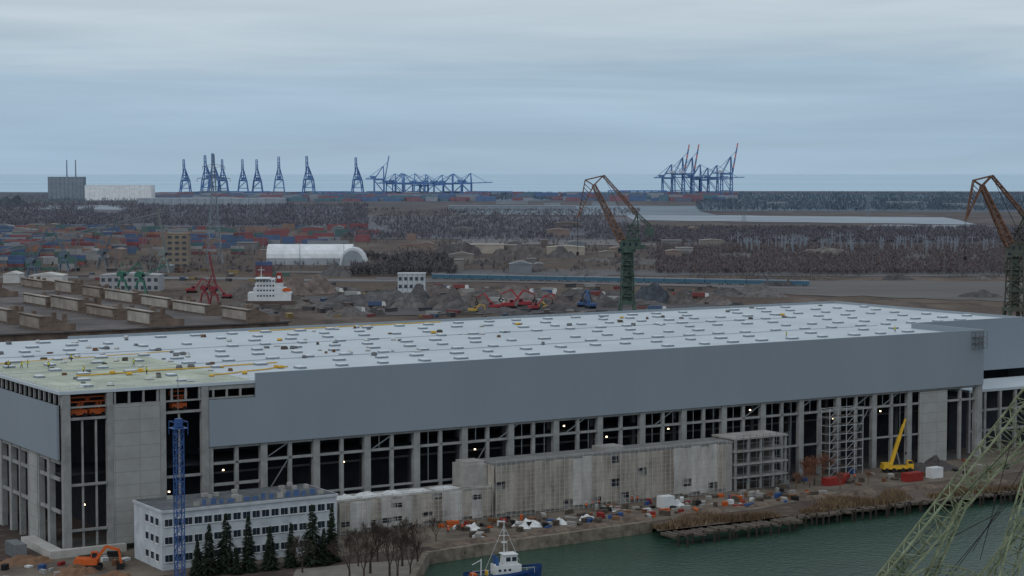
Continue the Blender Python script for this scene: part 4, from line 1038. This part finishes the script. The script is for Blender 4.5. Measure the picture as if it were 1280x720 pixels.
p0=Vector((0,0,8)); p1=WX(205,2000,34)-WX(0,1650); p1.z=34
MB().lattice(p0,p1,3,3,22,.4,t2=.22).obj('bridge',fm((110,112,116),1700),cv)
for k in range(1,7):
    q=p0.lerp(p1,k/7); MB().beam((q.x-2,q.y,-.1),q,.6).beam((q.x+2,q.y,-.1),q,.6).obj('trestle',fm((104,106,110),1700),cv)
# ---------------- ship
sp_=G(338,384)
sheet('canal_water',[G(300,381),G(372,381),G(372,387),G(300,387)],mW,.03)
ship=thing('cargo_ship','moored ship with white superstructure and red funnel at the yard quay','ship',sp_,.05)
mb=MB(); hp=[]
for k in range(9):
    f=k/8;x=-16+30*f; wd_=8*(1-max(0,(.18-f)*5)**2*.95); wd_=max(wd_,.6); hp.append([(x,-wd_,4),(x,-wd_*.9,0),(x,wd_*.9,0),(x,wd_,4)])
for a,b in zip(hp[:-1],hp[1:]):
    for i in range(3): mb.poly([a[i],b[i],b[i+1],a[i+1]],0)
    mb.poly([a[3],b[3],b[0],a[0]],1)
mb.poly(hp[-1],0); mb.obj('hull',[fm((92,72,66),1000),fm((96,80,76),1000)],ship)
mS=fm((200,204,208),1000)
MB().box(-12,-7,4,12,7,8.5).box(-9,-6.5,8.5,9,6.5,11.2).box(-8,-6,11.2,7,6,13.8).box(-7,-6,13.8,3,6,16.3).box(-8,-7.8,16.3,0,7.8,16.6).obj('superstructure',mS,ship)
for j,(z,yy) in enumerate(((6.4,-7.04),(9.4,-6.54),(12,-6.04),(14.6,-6.04))):
    for k in range(6): MB().box(-6.8+k*1.7,yy,z,-5.9+k*1.7,yy+.1,z+.9).obj('window',mGlass,ship)
MB().prism([(3.4,13.8),(7,13.8),(6.4,19.5),(3.8,19.5)],-1.8,1.8).obj('funnel',mRed,ship)
MB().prism([(4.2,16.2),(6.0,16.2),(6.0,17.8),(4.2,17.8)],-1.87,-1.82).obj('funnel_mark',mWhite,ship)
MB().cyl((-5,0,16.6),(-5,0,23),.25,.15,6).beam((-7,0,21),(-3,0,21),.25).obj('mast',mWhite,ship)
MB().prism([(7.5,9.2),(11.5,9.2),(11.9,10.3),(10.5,11.2),(8.3,11.2),(7.2,10.3)],-6.9,-5).obj('lifeboat',mOr,ship)
# ---------------- fields with uneven edges
zi=0
def fsheet(nm,cs,m,z,jx=14,jy=1.0,n=16):
    pp=[]
    for k in range(4):
        a=cs[k];b=cs[(k+1)%4]; nn=n if abs(a[0]-b[0])>abs(a[1]-b[1])*4 else 3
        for i in range(nn):
            f=i/nn; x=a[0]+(b[0]-a[0])*f; y=a[1]+(b[1]-a[1])*f
            s=.55*jy*max(.3,(y-230)/60)
            pp.append(G(x+jx*noise.noise(Vector((x*.05,y,k*7.1))),y+s*noise.noise(Vector((x*.031,k*5.3,y*.02)))*1.8))
    sheet(nm,pp,m,z)
wf=[('woodland_floor',(560,251),(1290,252),(1290,243),(560,243),(58,70,80),5500),('woodland_floor',(870,264),(1290,265),(1290,251),(870,251),(54,62,72),4300),('woodland_floor',(-20,284),(460,284),(460,258),(-20,258),(76,67,71),3000),('woodland_floor',(430,299),(800,299),(800,271),(430,270),(76,67,70),2600),('woodland_floor',(780,305),(1290,306),(1290,286),(780,286),(74,64,67),2200),('woodland_floor',(820,337),(1290,339),(1290,308),(820,308),(78,66,63),1500)]
for nm,a,b,c,d,col,dd in wf+[('field',(790,275.5),(1215,281),(1190,272),(780,268.5),(142,150,158),3500),('field',(560,268),(900,270),(870,262),(620,260),(104,113,119),4000),('field',(1060,288),(1290,291),(1290,283),(1100,281),(130,136,140),3000),('field',(640,262),(1000,263),(960,258),(700,257),(104,118,126),4500),('field',(900,366),(1290,378),(1290,352),(880,350),(80,73,64),1400),('field',(540,344),(1290,346),(1290,338),(560,338),(74,69,66),1500),('field',(40,262),(170,262),(150,257),(60,257),(136,144,150),4500),('road',(380,352),(860,354),(860,350.5),(380,349),(100,96,94),1400),('road',(0,348),(330,350),(330,347),(0,345),(96,94,93),1400),('field',(560,305),(900,308),(880,300),(580,299),(98,91,87),2200),('field',(930,324),(1290,328),(1290,318),(900,316),(82,74,70),1900),('field',(330,378),(620,380),(600,372),(340,370),(70,64,61),1100),('field',(420,396),(900,388),(880,380),(430,388),(62,56,54),1000),('road',(330,341),(560,343),(560,340.5),(330,339),(108,104,100),1500),('railway_embankment',(470,350),(1020,362),(1020,359),(470,346.5),(86,80,77),1300)]:
    zi+=1; road=nm in('road','railway_embankment')
    fsheet(nm,[a,b,c,d],mat('field_soil',col,.95,.4,.012,d=dd,world=True,stretch=(.3,1,1)),(.3 if dd>2500 else .08)+.012*zi,2 if road else 16,.15 if road else 1)
for px0,px1,Y in[(680,700,4300),(1110,1150,4600),(1180,1230,4300),(620,660,4700),(960,985,4500),(740,770,4500)]: bld('low_warehouse','small pale farm building on the far plain',px0,px1,0,8,fm((138,142,148),4500),20,Y=Y)
# ---------------- woods
def wood(name,label,px0,px1,py0,py1,n,h,c,d,seed,dens=None):
    rr=random.Random(seed); mb=MB(); ms=[mat('distant_twigs',tuple(max(0,int(v*k)) for v in c),.95,.1,.02,d=d,world=True) for k in(.94,1,1.05)]
    for i in range(n):
        px=rr.uniform(px0,px1); py=rr.uniform(py0,py1)
        if noise.noise(Vector((px*.012+seed,py*.07,seed)))<-.12+(.0 if dens is None else dens): continue
        p=G(px,py); hh=h*rr.uniform(.8,1.0)*(1+.35*noise.noise(Vector((px*.03,seed,1)))); mi=rr.randrange(3)
        for k in range(15):
            a=rr.uniform(0,6.283); el=rr.uniform(.3,1.4); b=p+Vector((0,0,hh*rr.uniform(.0,.5)))
            tip=b+Vector((math.cos(a)*math.cos(el)*hh*.6,math.sin(a)*math.cos(el)*hh*.6,math.sin(el)*hh*.48))
            s_=Vector((math.cos(a+1.57),math.sin(a+1.57),0))*hh*rr.uniform(.02,.045); m_=b.lerp(tip,.6)
            mb.poly([b,m_+s_,tip,m_-s_],mi)
    mb.obj(name,ms,kind='stuff',label=label,cat='woodland')
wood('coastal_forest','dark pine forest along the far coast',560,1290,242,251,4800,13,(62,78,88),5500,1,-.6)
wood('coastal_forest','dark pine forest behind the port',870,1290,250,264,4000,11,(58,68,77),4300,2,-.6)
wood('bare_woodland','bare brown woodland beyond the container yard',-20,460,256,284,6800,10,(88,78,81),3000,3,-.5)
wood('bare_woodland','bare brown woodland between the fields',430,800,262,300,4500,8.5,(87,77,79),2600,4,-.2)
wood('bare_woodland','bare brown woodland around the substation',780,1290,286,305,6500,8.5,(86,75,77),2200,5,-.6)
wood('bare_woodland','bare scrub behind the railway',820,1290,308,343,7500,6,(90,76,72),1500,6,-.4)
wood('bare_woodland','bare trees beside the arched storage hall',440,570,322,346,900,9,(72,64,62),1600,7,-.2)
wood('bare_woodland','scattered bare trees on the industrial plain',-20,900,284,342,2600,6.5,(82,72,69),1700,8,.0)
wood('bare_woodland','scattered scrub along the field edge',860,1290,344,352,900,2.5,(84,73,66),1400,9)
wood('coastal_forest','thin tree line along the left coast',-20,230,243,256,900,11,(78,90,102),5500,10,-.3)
